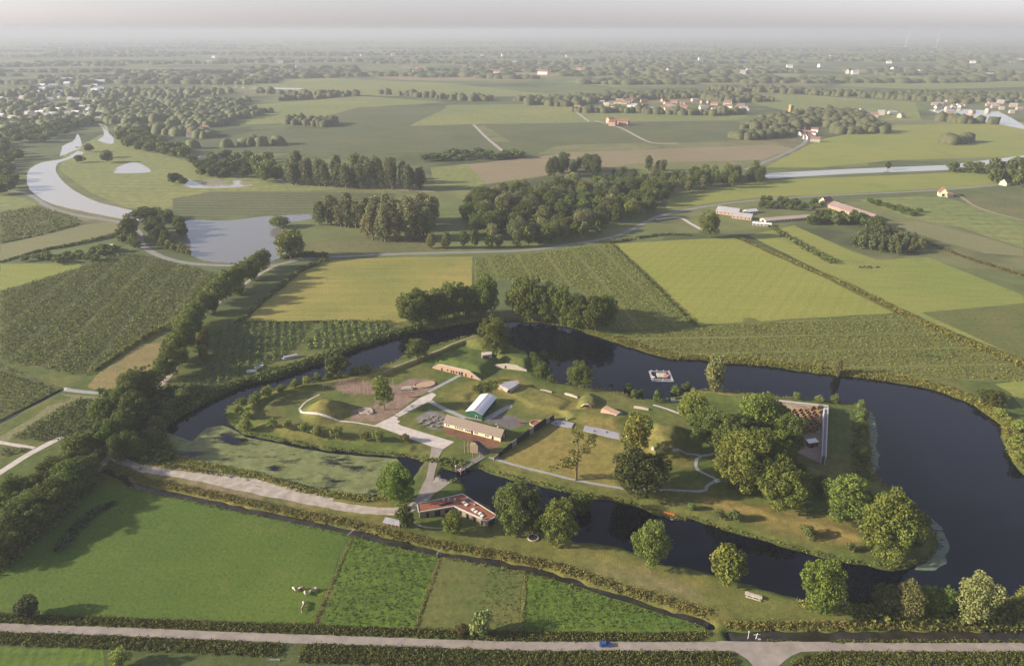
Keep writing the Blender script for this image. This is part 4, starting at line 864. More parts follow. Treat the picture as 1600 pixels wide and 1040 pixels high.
def door(parent, w, h, loc, rz=0.0, mat=M_BLACK):
    o = MB().box((0, 0, h / 2), (w, .14, h), mat).build('door', parent); o.location = loc; o.rotation_euler = (0, 0, rz); return o
# long cream barrack
A = UT(694, 666); Bp = UT(782, 690); bz = A[2]
e, L = frame_empty('barrack', A, Bp, bz - .1, 'long low cream barrack with brown pitched roof and a row of dark windows', 'building')
Wd = 7.6; wh = 2.9; rh = 2.7
mb = MB(); mb.box((L / 2, Wd / 2, wh / 2), (L, Wd, wh), M_CREAM); mb.build('wall', e)
mb = MB()
for x, s in ((0, -1), (L, 1)):
    mb.add([(x, 0, wh), (x, Wd, wh), (x, Wd / 2, wh + rh), (x + .12 * s, 0, wh), (x + .12 * s, Wd, wh), (x + .12 * s, Wd / 2, wh + rh)], [(0, 1, 2), (3, 4, 5), (0, 1, 4, 3), (1, 2, 5, 4), (0, 2, 5, 3)], M_BLACK if s > 0 else M_CREAM)
mb.build('gable', e)
o_ = .45; t_ = .14
mb = MB(); zr = wh + rh + .1; ze = wh - o_ * rh / (Wd / 2) + .1
for s in (0, 1):
    y0 = -o_ if s == 0 else Wd + o_
    mb.add([(-.5, y0, ze), (L + .5, y0, ze), (L + .5, Wd / 2, zr), (-.5, Wd / 2, zr), (-.5, y0, ze - t_), (L + .5, y0, ze - t_), (L + .5, Wd / 2, zr - t_), (-.5, Wd / 2, zr - t_)], [(0,1,2,3),(4,5,6,7),(0,1,5,4),(1,2,6,5),(3,0,4,7)], M_ROOFG)
roof = mb.build('roof', e)
for x, y, h in ((L * .885, Wd * .62, 1.5), (L * .84, Wd * .78, 1.6)):
    MB().box((x, y, wh + rh * .6 + h / 2), (.8, .8, h), M_BRICK if x > L * .86 else M_BLACK).box((x, y, wh + rh * .6 + h + .06), (.95, .95, .12), M_CONCR).build('chimney', roof)
fr = [.045, .085, .21, .25, .29, .33, .395, .43, .465, .56, .595, .745, .785]
w0 = window(e, 1.0, 1.25, (fr[0] * L, -.05, 1.6)); dup_parts(w0, e, [((f * L, -.05, 1.6), 0) for f in fr[1:]])
door(e, 1.1, 2.3, (.505 * L, -.06, .05)); door(e, 1.1, 2.3, (.865 * L, -.06, .05)); door(e, 2.1, 2.6, (L + .16, Wd * .28, .05), R(90)); door(e, 2.1, 2.6, (L + .16, Wd * .74, .05), R(90))
MB().box((L * .27, -.12, .22), (L * .5, .12, .45), M_BRICKR).box((L * .76, -.12, .22), (L * .42, .12, .45), M_BRICKR).build('plinth', e)
# green shed under a pale curved roof
A = UT(728.5, 651); Bp = UT(753.5, 656); e, L = frame_empty('green_shed', A, Bp, A[2] - .1, 'dark green metal shed with a pale low-pitched roof beside the barrack', 'building')
far = UT(791, 634); D = math.hypot(far[0] - Bp[0], far[1] - Bp[1]) * 1.0; sh_h = 3.6
MB().box((L / 2, D / 2, sh_h / 2), (L, D, sh_h), M_GREEN).build('wall', e)
mb = MB(); n = 8; P = []
for i in range(n + 1):
    x = -.35 + (L + .7) * i / n; z = sh_h + 1.75 * (1 - abs(2 * i / n - 1) ** 1.35) + .08; P.append((x, z))
for i in range(n):
    (x0, z0), (x1, z1) = P[i], P[i + 1]
    mb.add([(x0, -.4, z0), (x1, -.4, z1), (x1, D + .4, z1), (x0, D + .4, z0), (x0, -.4, z0 - .12), (x1, -.4, z1 - .12), (x1, D + .4, z1 - .12), (x0, D + .4, z0 - .12)], [(0,1,2,3),(7,6,5,4),(0,4,5,1),(2,6,7,3)], M_ROOFW)
rf = mb.build('roof', e); MB().box((L * .5, D / 2, sh_h + 1.86), (.35, D + .5, .1), M_METAL).build('ridge_cap', rf)
mb = MB()
for i in range(n):
    (x0, z0), (x1, z1) = P[i], P[i + 1]; x0 = max(0, x0); x1 = min(L, x1)
    for y in (-.02, D + .02): mb.add([(x0, y, sh_h - .1), (x1, y, sh_h - .1), (x1, y, z1 - .14), (x0, y, z0 - .14)], [(0,1,2,3)], M_GREEN)
mb.build('gable', e)
MB().box((0, 0, 1.2), (1.5, .1, 2.4), M_WHITE).box((.0, -.07, 1.25), (1.1, .06, 2.0), M_GLASS).build('door', e).location = (L * .64, -.07, 0)
rb = MB().box((0, 0, sh_h / 2 - .1), (.1, .16, sh_h - .3), M_BLACK).build('wall_rib', e); rb.location = (L + .05, 1, 0); dup_parts(rb, e, [((L + .05, 1 + (D - 2) * i / 7, 0), 0) for i in range(1, 8)])
wn0 = window(e, 1.6, 1.0, (L + .07, D * .2, 2.2), R(90), M_BLACK); dup_parts(wn0, e, [((L + .07, D * f, 2.2), R(90)) for f in (.35, .5, .65, .8)])
MB().box((L / 2, -1.0, .45), (L, .1, .9), M_GREYW).build('terrace_rail', e)
# V-shaped visitor centre
zt = 4.0; pts = [(652, 787), (722.5, 771), (777, 805), (761, 813), (710, 790), (654, 799.5)]; poly = UL(pts, zt); c0 = (sum(p[0] for p in poly) / 6, sum(p[1] for p in poly) / 6)
e = empty('visitor_centre', (c0[0], c0[1], -.1), 0, 'angled timber-clad pavilion with a rust-red planted roof edged in white', 'building')
lp = [(p[0] - c0[0], p[1] - c0[1]) for p in poly]
def inset(poly, d):
    out = []; n = len(poly); A_ = sum(poly[i][0] * poly[(i + 1) % n][1] - poly[(i + 1) % n][0] * poly[i][1] for i in range(n)); sg = 1 if A_ > 0 else -1
    for i in range(n):
        p0, p1, p2 = Vector(poly[i - 1]), Vector(poly[i]), Vector(poly[(i + 1) % n]); a = (p1 - p0).normalized(); b = (p2 - p1).normalized(); na = Vector((-a.y, a.x)) * sg; nb = Vector((-b.y, b.x)) * sg
        k = (na + nb); k = k / max(.3, k.length_squared) * 2 * .5 * 2; out.append((p1.x + k.x * d, p1.y + k.y * d))
    return out
walls = inset(lp, .45); MB().prism(walls, 0, zt - .35, M_TIMB).build('wall', e)
rf = MB().prism(lp, zt - .35, zt - .02, M_TIMB, M_SEDUM).build('roof', e)
for i in range(6):
    a, b = lp[i], lp[(i + 1) % 6]; Lx = math.hypot(b[0] - a[0], b[1] - a[1]); an = math.atan2(b[1] - a[1], b[0] - a[0])
    MB().box((0, 0, 0), (Lx + .3, .42, .5), M_TRIM).build('roof_edge', rf).location = ((a[0] + b[0]) / 2, (a[1] + b[1]) / 2, zt - .08 + .004 * i)
    rf.children[-1].rotation_euler = (0, 0, an)
an2 = math.atan2(lp[2][1] - lp[1][1], lp[2][0] - lp[1][0])
sk = MB().box((0, 0, .2), (1.5, 1.5, .4), M_TRIM).box((0, 0, .42), (1.2, 1.2, .08), M_ROOFW).build('skylight', rf); k0 = []
for px, py in ((724.5, 784), (729, 787.5), (739.5, 795), (744, 798.5), (750, 801), (753.5, 805)):
    q = U(px, py, zt + .2); k0.append(((q[0] - c0[0], q[1] - c0[1], zt), an2))
sk.location, sk.rotation_euler = k0[0][0], (0, 0, k0[0][1]); dup_parts(sk, rf, k0[1:])
an1 = math.atan2(lp[1][1] - lp[0][1], lp[1][0] - lp[0][0])
sp0 = MB().box((0, 0, .25), (1.6, 1.0, .08), M_SOLAR, 0, None).box((0, .35, .12), (1.6, .06, .24), M_METAL).build('solar_panel', rf); k0 = []
for i in range(7):
    q = U(689 + i * 2.6, 788.5 - i * .65, zt + .2); k0.append(((q[0] - c0[0], q[1] - c0[1], zt), an1))
sp0.location, sp0.rotation_euler = k0[0][0], (0, 0, an1); dup_parts(sp0, rf, k0[1:])
for px, py, s in ((693, 780.5, .8), (701, 779.5, .8), (711, 780, .9), (741, 788, .7)):
    q = U(px, py, zt + .3); MB().box((q[0] - c0[0], q[1] - c0[1], zt + s / 2), (s, s, s), M_METAL).build('roof_vent', rf)
def wall_pt(i, t, off): a, b = walls[i], walls[(i + 1) % 6]; dx, dy = b[0] - a[0], b[1] - a[1]; Lx = math.hypot(dx, dy); return (a[0] + dx * t, a[1] + dy * t), math.atan2(dy, dx), (dx / Lx, dy / Lx)
def opening(i, t, w, h, z, mat, nm):
    p, an, u = wall_pt(i, t, 0); nrm = (u[1], -u[0]); cen = (sum(q[0] for q in walls) / 6, sum(q[1] for q in walls) / 6)
    if (nrm[0] * (p[0] - cen[0]) + nrm[1] * (p[1] - cen[1])) < 0 and i not in (3, 4): nrm = (-nrm[0], -nrm[1])
    if i in (3, 4) and nrm[1] > 0: nrm = (-nrm[0], -nrm[1])
    o = MB().box((0, 0, z + h / 2), (w, .14, h), mat).build(nm, e); o.location = (p[0] + nrm[0] * .06, p[1] + nrm[1] * .06, 0); o.rotation_euler = (0, 0, an)
for t in (.15, .38, .6, .82): opening(3, t, 1.3, 2.4, .1, M_GLASS, 'window')
for t in (.2, .5): opening(4, t, 2.6, 2.6, .1, M_GLASS, 'window')
opening(4, .78, 1.2, 2.4, .1, M_BLACK, 'door'); opening(2, .5, 3.4, 2.7, .1, M_BLACK, 'opening')
# brick casemate with wing walls set into the northern mound
def facade(name, pa, pb, hl, mat, label, cat, thick=.7, wings=True, openings=(), zoff=0.0):
    A = UT(*pa); Bp = UT(*pb); z = min(A[2], Bp[2]) - .3 + zoff; e, L = frame_empty(name, A, Bp, z, label, cat)
    n = len(hl); mb = MB(); P = []
    for (t, h) in hl: P.append((t * L, h))
    for (x0, h0), (x1, h1) in zip(P[:-1], P[1:]):
        mb.add([(x0, 0, 0), (x1, 0, 0), (x1, 0, h1), (x0, 0, h0), (x0, thick, 0), (x1, thick, 0), (x1, thick, h1), (x0, thick, h0)], [(0,1,2,3),(5,4,7,6),(3,2,6,7)], mat)
    mb.add([(0, 0, 0), (0, thick, 0), (0, thick, P[0][1]), (0, 0, P[0][1])], [(0,1,2,3)], mat); mb.add([(L, 0, 0), (L, thick, 0), (L, thick, P[-1][1]), (L, 0, P[-1][1])], [(0,1,2,3)], mat)
    mb.build('wall', e); mb = MB()
    for (x0, h0), (x1, h1) in zip(P[:-1], P[1:]):
        mb.add([(x0, -.12, h0), (x1, -.12, h1), (x1, thick + .15, h1), (x0, thick + .15, h0), (x0, -.12, h0 + .25), (x1, -.12, h1 + .25), (x1, thick + .15, h1 + .25), (x0, thick + .15, h0 + .25)], [(4,5,6,7),(0,1,5,4),(3,2,6,7),(0,3,7,4),(1,2,6,5)], M_STONE)
    mb.build('coping', e)
    for (t, w, h, zz, kind) in openings:
        o = MB().box((0, -.04, h / 2), (w, .12, h), M_BLACK if kind != 'w' else M_GLASS).box((0, -.03, h + .1), (w + .3, .16, .2), M_STONE).build('door' if kind == 'd' else 'window', e); o.location = (t * L, 0, zz)
    return e
facade('casemate_front', (676, 575), (751, 594), [(0, .8), (.12, 3.6), (.2, 4.2), (.74, 4.6), (.8, 4.2), (1, .5)], M_BRICK, 'long pinkish brick casemate front with dark doors under the northern mound', 'bunker', openings=[(.2, 1, 1.8, .4, 'w'), (.32, 1.1, 1.2, 1.1, 'w'), (.4, .9, 2.2, .4, 'd'), (.45, .9, 2.2, .4, 'd'), (.51, 1.1, 1.4, 1, 'w'), (.57, 1.2, 2.3, .4, 'd'), (.62, 1.4, 2.6, .4, 'd'), (.7, .9, 2.2, .4, 'd'), (.82, .9, 1.8, .4, 'd')])
facade('retaining_wall', (766, 566), (823, 580), [(0, 1.0), (.2, 2.2), (.45, 3.6), (.75, 3.4), (1, 1.2)], M_STONE, 'pale stone retaining wall of the second casemate under the tall tree', 'wall', openings=[(.42, 1.0, 1.8, .6, 'd')])
for pa, pb, lab in (((843, 609), (862, 614), 'short pale wall leftmost of two in the northern grass'), ((882, 616), (902, 622), 'short pale wall just left of the small mound with the dark door'), ((990, 637), (1013, 641), 'short pale wall between the vaulted block and the jetty path')):
    facade('low_wall', pa, pb, [(0, 1.0), (.5, 1.3), (1, .9)], M_STONE, lab, 'wall', .9)
e = facade('mound_door', (908, 637), (924, 637), [(0, 1.0), (.3, 2.5), (.7, 2.5), (1, 1.0)], M_BRICKR, 'small brick entrance with a dark door in the grassy mound', 'bunker', openings=[(.5, 2.0, 2.1, .3, 'd')])
# shelters, blocks and vaults
def block(name, pts_, z, h, mat, label, cat, top=None, extra=None, roof_over=.0):
    poly = UL(pts_, z + h); c = (sum(p[0] for p in poly) / len(poly), sum(p[1] for p in poly) / len(poly)); e = empty(name, (c[0], c[1], z - .2), 0, label, cat); lp_ = [(p[0] - c[0], p[1] - c[1]) for p in poly]
    MB().prism(inset(lp_, .15) if roof_over else lp_, 0, h - .1, mat).build('wall', e); MB().prism(lp_, h - .1, h + .2, top or mat).build('roof', e); return e, lp_
g = hz(*U(797, 605)[:2])
e, lp_ = block('concrete_shelter', [(780, 601), (792, 596), (808, 594), (812, 598), (800, 606), (795, 608)], g, 2.4, M_CONCR, 'small grey concrete shelter on the grass behind the green shed', 'bunker', M_GREYR, roof_over=1)
MB().box((lp_[5][0] - .2, lp_[5][1] - .1, 1.2), (1.2, .3, 1.7), M_BLACK, .5).build('door', e); MB().box((lp_[0][0] + .5, lp_[0][1] - 1.0, .6), (2.6, .4, 1.2), M_BRICK, -.5).build('wing_wall', e)
g = hz(*U(955, 640)[:2])
A = UT(938, 645); Bp = UT(960, 650); e, L = frame_empty('vaulted_block', A, Bp, g - .4, 'squat pinkish concrete block with a sloping roof and dark right end', 'bunker')
mb = MB(); Dp = 7.5; prof = [(0, .3), (.2, 1.9), (1.4, 3.0), (5.2, 3.3), (Dp - .5, 2.2), (Dp, .3)]
for (y0, z0), (y1, z1) in zip(prof[:-1], prof[1:]): mb.add([(0, y0, z0), (L, y0, z0), (L, y1, z1), (0, y1, z1)], [(0,1,2,3)], M_BRICK)
mb.add([(0, y, z) for y, z in prof], [tuple(range(6))], M_BRICK); mb.add([(0, 0, 0), (L, 0, 0), (L, 0, .3), (0, 0, .3)], [(0,1,2,3)], M_BRICK); mb.build('vault', e)
MB().add([(L, y, z) for y, z in prof] + [(L + .3, y, z) for y, z in prof], [tuple(range(6, 12))] + [(i, i + 1, i + 7, i + 6) for i in range(5)], M_CONCR) if False else None
mb = MB(); mb.add([(L, y, z + .1) for y, z in prof] + [(L + .5, y, z + .1) for y, z in prof], [tuple(range(6, 12)), tuple(range(5, -1, -1))] + [(i, i + 1, i + 7, i + 6) for i in range(5)], M_CONCR); mb.build('end_wall', e)
MB().box((L + .55, 3.4, 1.2), (.12, 2.4, 2.0), M_BLACK).build('door', e)
g = hz(*U(753, 560)[:2]); e, lp_ = block('bunker_shelter', [(752, 550), (768, 549), (769, 553), (753, 555)], g, 2.6, M_CONCR, 'dark shelter with a pale slab roof beside the tall northern tree', 'bunker', M_STONE, roof_over=1)
MB().box((-.2, lp_[3][1] - .0, 1.2), (3.4, .3, 1.9), M_BLACK).build('opening', e)
for pts_, lab in (([(860, 661), (869, 655.5), (897, 660.5), (893, 668), (867, 664)], 'grey flat concrete roof at the top of the dry slope'), ([(914, 664.5), (943, 670), (970, 677), (969, 686), (950, 682), (911, 672)], 'longer grey flat concrete roof beside the loose yellow-green tree')):
    q = [U(p[0], p[1], 6.0) for p in pts_]; g = max(hz(x, y) for x, y, _ in q); e, lp_ = block('concrete_roof', pts_, g - 1.2, 1.6, M_CONCR, lab, 'bunker', M_GREYR, roof_over=1)
    for k in range(2): MB().box((lp_[0][0] * (.5 - k * .7), lp_[0][1] * (.2 - k * .2), 1.85), (.7, .7, .5), M_BLACK).build('roof_vent', e)
# dark panels standing in for the dark trench between barrack yard and glacis
A = UT(772, 719); Bp = UT(866, 654); e, L = frame_empty('retaining_wall', A, Bp, 0, 'dark panelled retaining wall edging the dry slope above the barrack yard', 'wall')
n = 14; po = None
for i in range(n):
    t0, t1 = i / n, (i + 1) / n; x = L * (t0 + t1) / 2; wx_, wy_ = A[0] + (Bp[0] - A[0]) * (t0 + t1) / 2, A[1] + (Bp[1] - A[1]) * (t0 + t1) / 2; h = 1.2 + 3.0 * math.sin(min(1, (t0 + .12) * 1.6) * 1.57) * (1 if t0 < .8 else (1 - t0) * 5 * .8 + .2)
    MB().box((x, .35, hz(wx_ - .6, wy_ + .9) + h / 2 - .3), (L / n - .06, .4, h), M_BLACK if i % 4 else M_GREYW).build('wall_panel', e)
# entrance lookout: light timber box, dark tent roof, four poles
A = UT(735, 708); Bp = UT(747, 709); e, L = frame_empty('lookout', A, Bp, A[2] - .1, 'timber lookout with slatted face and dark pointed roof by the bridge', 'lookout')
mb = MB(); mb.box((L / 2, 1.8, 2.3), (L, 3.2, 4.0), M_GREYW); mb.build('cabin', e); sl = MB().box((0, 0, 0), (L + .3, .12, .34), M_WOOD).build('slat', e); sl.location = (L / 2, .1, .6); dup_parts(sl, e, [((L / 2, .1, .6 + .52 * i), 0) for i in range(1, 8)])
mb = MB(); mb.add([(L, -.2, 5.2), (L + 5.5, .6, .3), (L + 5.0, 4.2, .3), (L, 4.0, 5.2), (L - 2.5, 2, 6.6)], [(0,1,2,3),(0,3,4)], M_DARKSL); mb.add([(L, -.2, 5.2), (L + 5.5, .6, .3), (L, -.2, .3)], [(0,1,2)], M_DARKSL); mb.add([(L, 4.0, 5.2), (L + 5.0, 4.2, .3), (L, 4.0, .3)], [(0,1,2)], M_DARKSL); mb.add([(L - 2.5, 2, 6.6), (L, 4, 5.2), (0, 4, 4.3)], [(0,1,2)], M_DARKSL); mb.build('slide_roof', e)
MB().box((L / 2, 1.8, 4.4), (L + .6, 3.6, .2), M_WOOD).build('deck', e)
for px, pb, pt in ((726, 708, 688), (731.5, 707, 689), (738.5, 713, 700), (749, 715, 706)):
    x, y, z = UT(px, pb); h = height_to(x, y, pt) - z; o = MB().bar((0, 0, -.2), (0, 0, h), .13, M_WOOD, 6).build('wooden_pole'); o.location = (x, y, z); tag(o, {726: 'leftmost tall pale pole beside the timber lookout', 731.5: 'second pale pole from the left beside the lookout', 738.5: 'short pole in front of the lookout face', 749: 'rightmost short pole by the bridge end'}[px], 'pole')
# bridge
A = UT(716, 741); Bp = UT(756, 712); zb = .9; A = (A[0], A[1]); e, L = frame_empty('bridge', A, Bp, 0, 'narrow timber bridge over the inner moat with red gate posts', 'bridge'); bw = 3.3
pl = MB().box((0, 0, 0), (.62, bw, .12), M_GREYW).build('plank', e); k = int(L / .66); pl.location = (.33, 0, zb); dup_parts(pl, e, [((.33 + .66 * i, 0, zb), 0) for i in range(1, k)])
MB().box((L / 2, -bw / 2 + .3, zb - .3), (L, .3, .45), M_BLACK).box((L / 2, bw / 2 - .3, zb - .3), (L, .3, .45), M_BLACK).build('beam', e)
for s in (-1, 1): MB().box((L / 2, s * bw / 2, zb + 1.1), (L, .1, .1), M_GREYW).box((L / 2, s * bw / 2, zb + .6), (L, .06, .08), M_GREYW).build('handrail', e)
for i in range(7):
    for s in (-1, 1): MB().box((L * i / 6 * .98 + .1, s * (bw / 2 + .02), (zb + 1.1 - 2.2) / 2 + .1), (.16, .16, zb + 1.1 + 2.2), M_GREYW).build('post', e)
for s in (-1, 1): MB().box((.2, s * (bw / 2 + .2), zb + .8), (.5, .5, 1.9), M_BRICKR).box((.2, s * (bw / 2 + .2), zb + 1.85), (.6, .6, .2), M_WHITE).build('gate_post', e)
# maze and its wall
z0 = 0.6; inner = [(1208, 630), (1288, 640), (1287, 722), (1246, 700)]
e = empty('maze_wall', (*U(1290, 640)[:2], 0), 0, 'tall L-shaped white-edged concrete wall round the maze', 'wall'); ox, oy = e.location.x, e.location.y
def wseg(pa, pb, w, h, nm, mat, off=0.0, zb_=0.0, parent=None):
    a, b = U(*pa, h)[:2], U(*pb, h)[:2]; dx, dy = b[0] - a[0], b[1] - a[1]; Lx = math.hypot(dx, dy); nx_, ny_ = -dy / Lx * off, dx / Lx * off
    o = MB().box((0, 0, (h + zb_) / 2), (Lx, w, h - zb_), mat).build(nm, parent if parent is not None else e); o.location = ((a[0] + b[0]) / 2 - ox + nx_, (a[1] + b[1]) / 2 - oy + ny_, 0); o.rotation_euler = (0, 0, math.atan2(dy, dx)); return o
HW = 4.6
wseg((1207, 624), (1291, 633.5), 1.0, HW, 'wall', M_CONCR); wseg((1207, 624), (1294, 633.5), 1.2, HW + .25, 'coping', M_TRIM, 0, HW)
wseg((1291.0, 636), (1287.5, 712), 2.6, HW - .3, 'walkway', M_GREYR); wseg((1288.3, 637), (1284.3, 713), .35, HW + .8, 'parapet', M_TRIM); wseg((1294, 635), (1290.5, 713), .4, HW + .8, 'parapet', M_TRIM)
wseg((1273, 635.5), (1288, 637.5), 2.4, HW - 1.2, 'landing', M_GREYR, 1.2)
# zigzag fences of the maze
mx = empty('maze', (*U(1250, 660)[:2], 0), 0, 'maze of rust-brown zigzag fence panels inside the white wall', 'maze'); mxx, mxy = mx.location.x, mx.location.y
PANEL = mesh_of(MB().box((0, 0, 1.0), (2.5, .14, 2.0), plain('rusty_fence', (.16, .08, .045), .9, .2, 1)).box((0, 0, 2.05), (2.5, .2, .1), plain('fence_cap', (.40, .29, .17), .8, .1, 1)), 'fence_panel')
a0 = U(1212, 634)[:2]; a1 = U(1284, 643)[:2]; b0 = U(1246, 694)[:2]; nrow = 13; npan = 0
for i in range(nrow):
    for j in range(26):
        v = i / nrow; u0 = j * 1.75; rowL = 30; x = a1[0] - 1.5 - u0; y = a1[1] - 1.8 - i * 2.35 + (j % 2) * .0; ps = (x, y)
        if sdist(UL([(1210, 631), (1284, 641), (1281, 682), (1236, 676)]), np.array([x]), np.array([y]))[0] < 1.2: continue
        if (i * 7 + j * 3) % 11 == 4: continue
        o = bpy.data.objects.new('fence_panel', PANEL); link(o, mx); o.location = (x - mxx, y - mxy, hz(x, y) - .1); o.rotation_euler = (0, 0, R(47 if j % 2 else -47)); npan += 1
g = hz(*U(1269, 694)[:2]); e, lp_ = block('pavilion', [(1259, 686), (1274, 684), (1280, 690), (1264, 692)], g, 2.9, M_BRICKR, 'small dark red kiosk with a flat white roof in the maze yard', 'kiosk', M_WHITE, roof_over=1)
MB().box((lp_[3][0] + 2.0, lp_[3][1] + .1, 1.3), (1.4, .3, 2.2), M_BLACK, .12).build('door', e)
# information shed on the verge
A = UT(600, 821); Bp = UT(624, 826); e, L = frame_empty('cycle_shed', A, Bp, A[2], 'low open shed with grey roof and dark red bays by the ditch', 'shed')
MB().box((L / 2, 2.0, 1.1), (L, .2, 2.2), M_GREYW).build('back_wall', e); MB().add([(-.3, -.5, 2.0), (L + .3, -.5, 2.0), (L + .3, 2.5, 2.7), (-.3, 2.5, 2.7), (-.3, -.5, 2.15), (L + .3, -.5, 2.15), (L + .3, 2.5, 2.85), (-.3, 2.5, 2.85)], [(3,2,1,0),(4,5,6,7),(0,1,5,4),(1,2,6,5),(2,3,7,6),(3,0,4,7)], M_GREYR).build('roof', e)
for i in range(5): MB().box((L * i / 4, .1, 1.0), (.18, .18, 2.05), M_GREYW).build('post', e)
for i in range(4): MB().box((L * (i + .5) / 4, 1.4, .75), (L / 4 - .5, .7, 1.5), M_BRICKR).build('bay', e)
# farms and houses beyond
WIN = plain('dark_window', (.03, .03, .035), .3, .1, 1)
def house(name, px, py, L, D, hw, hr, rz, wall, roof_, label, cat, group=None, parts=True, hip=0.0, z=None):
    x, y, _ = U(px, py); z = hz(x, y) if z is None else z; e = empty(name, (x, y, z), rz, label, cat, group)
    mb = MB(); mb.box((0, 0, hw / 2), (L, D, hw), wall)
    for s in (-1, 1): mb.add([(s * L / 2, -D / 2, hw), (s * L / 2, D / 2, hw), (s * L / 2, 0, hw + hr)], [(0, 1, 2)], wall)
    mb.build('wall', e); mb = MB()
    for s in (-1, 1):
        y0 = s * (D / 2 + .4); z0_ = hw - .4 * hr / (D / 2)
        mb.add([(-L / 2 - .3, y0, z0_ + .1), (L / 2 + .3, y0, z0_ + .1), (L / 2 + .3 - hip, 0, hw + hr + .1), (-L / 2 - .3 + hip, 0, hw + hr + .1), (-L / 2 - .3, y0, z0_ - .1), (L / 2 + .3, y0, z0_ - .1), (L / 2 + .3 - hip, 0, hw + hr - .1), (-L / 2 - .3 + hip, 0, hw + hr - .1)], [(0,1,2,3),(4,5,6,7),(0,1,5,4),(1,2,6,5),(3,0,4,7)], roof_)
    mb.build('roof', e)
    if parts:
        k = max(2, int(L / 4))
        for i in range(k): MB().box((-L / 2 + L * (i + .5) / k, -D / 2 - .04, hw * .5), (1.2, .12, 1.3), WIN).build('window', e)
        MB().box((-L / 2 - .04, 0, hw * .45), (.12, D * .3, hw * .7), WIN).build('door', e)
    return e
M_BARN = plain('barn_roof', (.25, .18, .165), .9, .12, .1); M_BW = plain('barn_wall', (.42, .30, .22), .9, .15, .5); M_GRYR = plain('grey_fibre_roof', (.34, .33, .34), .85, .12, .2); M_PALEW = plain('pale_wall', (.42, .38, .32), .9, .12, .4)
def rz_of(a, b): p, q = U(*a), U(*b); return math.atan2(q[1] - p[1], q[0] - p[0])
BL = math.dist(U(1300, 322), U(1366, 344))
house('barn', 1333, 334, BL, 15, 3.4, 4.2, rz_of((1300, 322), (1366, 344)), M_BW, M_BARN, 'very long barn with a weathered brown-red roof beyond the meadow', 'barn')
house('farmhouse', 1290, 318, 14, 9, 4, 4.5, .5, M_CREAM, M_TILE, 'red-roofed farmhouse at the upper end of the long barn', 'house')
house('barn', 1360, 347, 18, 12, 3, 2, rz_of((1300, 322), (1366, 344)), M_PALEW, M_PALEW, 'small pale outbuilding at the lower end of the long barn', 'barn')
house('farmhouse', 1472, 306, 13, 10, 5, 6, 1.2, M_CREAM, M_TILE, 'solitary red-roofed farmhouse below the dike on the right', 'house'); house('barn', 1482, 308, 8, 6, 2.6, 2, .1, M_PALEW, M_TILE, 'small annexe beside the solitary farmhouse', 'barn')
house('shed', 1228, 344, 62, 12, 3, 1.6, rz_of((1190, 347), (1262, 341)), M_PALEW, plain('pinkish_roof', (.42, .33, .27), .85, .1, .2), 'long pinkish-roofed shed left of the long barn', 'shed')
house('barn', 1138, 334, 26, 16, 4, 4, -.55, M_BW, M_GRYR, 'grey-roofed farm barn behind the single tall tree', 'barn'); house('barn', 1160, 341, 22, 12, 3.5, 3, -.5, M_BW, M_GRYR, 'second grey-roofed barn in the farmyard', 'barn')
house('shed', 1172, 333, 16, 8, 3, 2, .4, M_PALEW, M_ROOFW, 'small white-roofed shed in the farmyard', 'shed'); house('shed', 1190, 352, 20, 7, 2.5, 1, -.3, M_PALEW, M_ROOFW, 'low pale shed at the edge of the farmyard', 'shed')
house('shed', 256, 380, 7, 5, 2.2, 2.0, .3, M_WHITE, M_WHITE, 'white hut between the trees at the pond corner', 'shed', parts=False)
house('shed', 340, 248, 60, 14, 3.5, 2.5, .02, M_PALEW, M_GRYR, 'long grey roofs among trees beyond the meadow pond', 'shed', parts=False); house('shed', 172, 386, 7, 4, 2, 1, .2, M_WHITE, M_WHITE, 'white caravan-like hut in the left smallholding', 'shed', parts=False)
house('villa', 1570, 289, 12, 10, 4, 4.5, .5, M_CREAM, M_TILE, 'small house under the right edge wood', 'house', parts=False)
FARH = random.Random(17)
def cluster(px0, px1, py0, py1, n, label, group, walls, roofs, s=1.0):
    protos = []
    for k in range(n):
        px = FARH.uniform(px0, px1); py = FARH.uniform(py0, py1)
        if len(protos) < 6:
            mb = MB(); L, D, hw, hr = FARH.uniform(10, 22) * s, FARH.uniform(8, 12) * s, FARH.uniform(4, 6) * s, FARH.uniform(3, 5) * s; w_, r_2 = FARH.choice(walls), FARH.choice(roofs)
            mb.box((0, 0, hw / 2), (L, D, hw), w_); mb.add([(-L / 2, -D / 2 - .3, hw), (L / 2, -D / 2 - .3, hw), (L / 2, 0, hw + hr), (-L / 2, 0, hw + hr), (-L / 2, D / 2 + .3, hw), (L / 2, D / 2 + .3, hw)], [(0,1,2,3),(3,2,5,4)], r_2); mb.add([(-L / 2, -D / 2, hw), (-L / 2, D / 2, hw), (-L / 2, 0, hw + hr)], [(0,1,2)], w_); mb.add([(L / 2, -D / 2, hw), (L / 2, D / 2, hw), (L / 2, 0, hw + hr)], [(0,1,2)], w_)
            protos.append(mesh_of(mb, 'house'))
        o = bpy.data.objects.new('house', FARH.choice(protos)); link(o); x, y, _ = U(px, py); o.location = (x, y, 0); o.rotation_euler = (0, 0, FARH.uniform(-.6, .6)); tag(o, label, 'house', group)
M_PINK = plain('faded_tile', (.27, .15, .12), .85, .15, .1); WL = [M_PALEW, M_WHITE, M_BW, M_CREAM]
cluster(900, 1165, 158, 174, 62, 'small house among trees in the village beyond the dark orchards', 'houses of the village beyond the orchards', WL, [M_PINK, M_PINK, M_GRYR, M_PALEW])
cluster(0, 170, 150, 192, 95, 'small house in the hazy town on the far left river bank', 'houses of the hazy left town', WL, [M_PINK, M_GRYR, M_ROOFW, M_PALEW], 1.2)
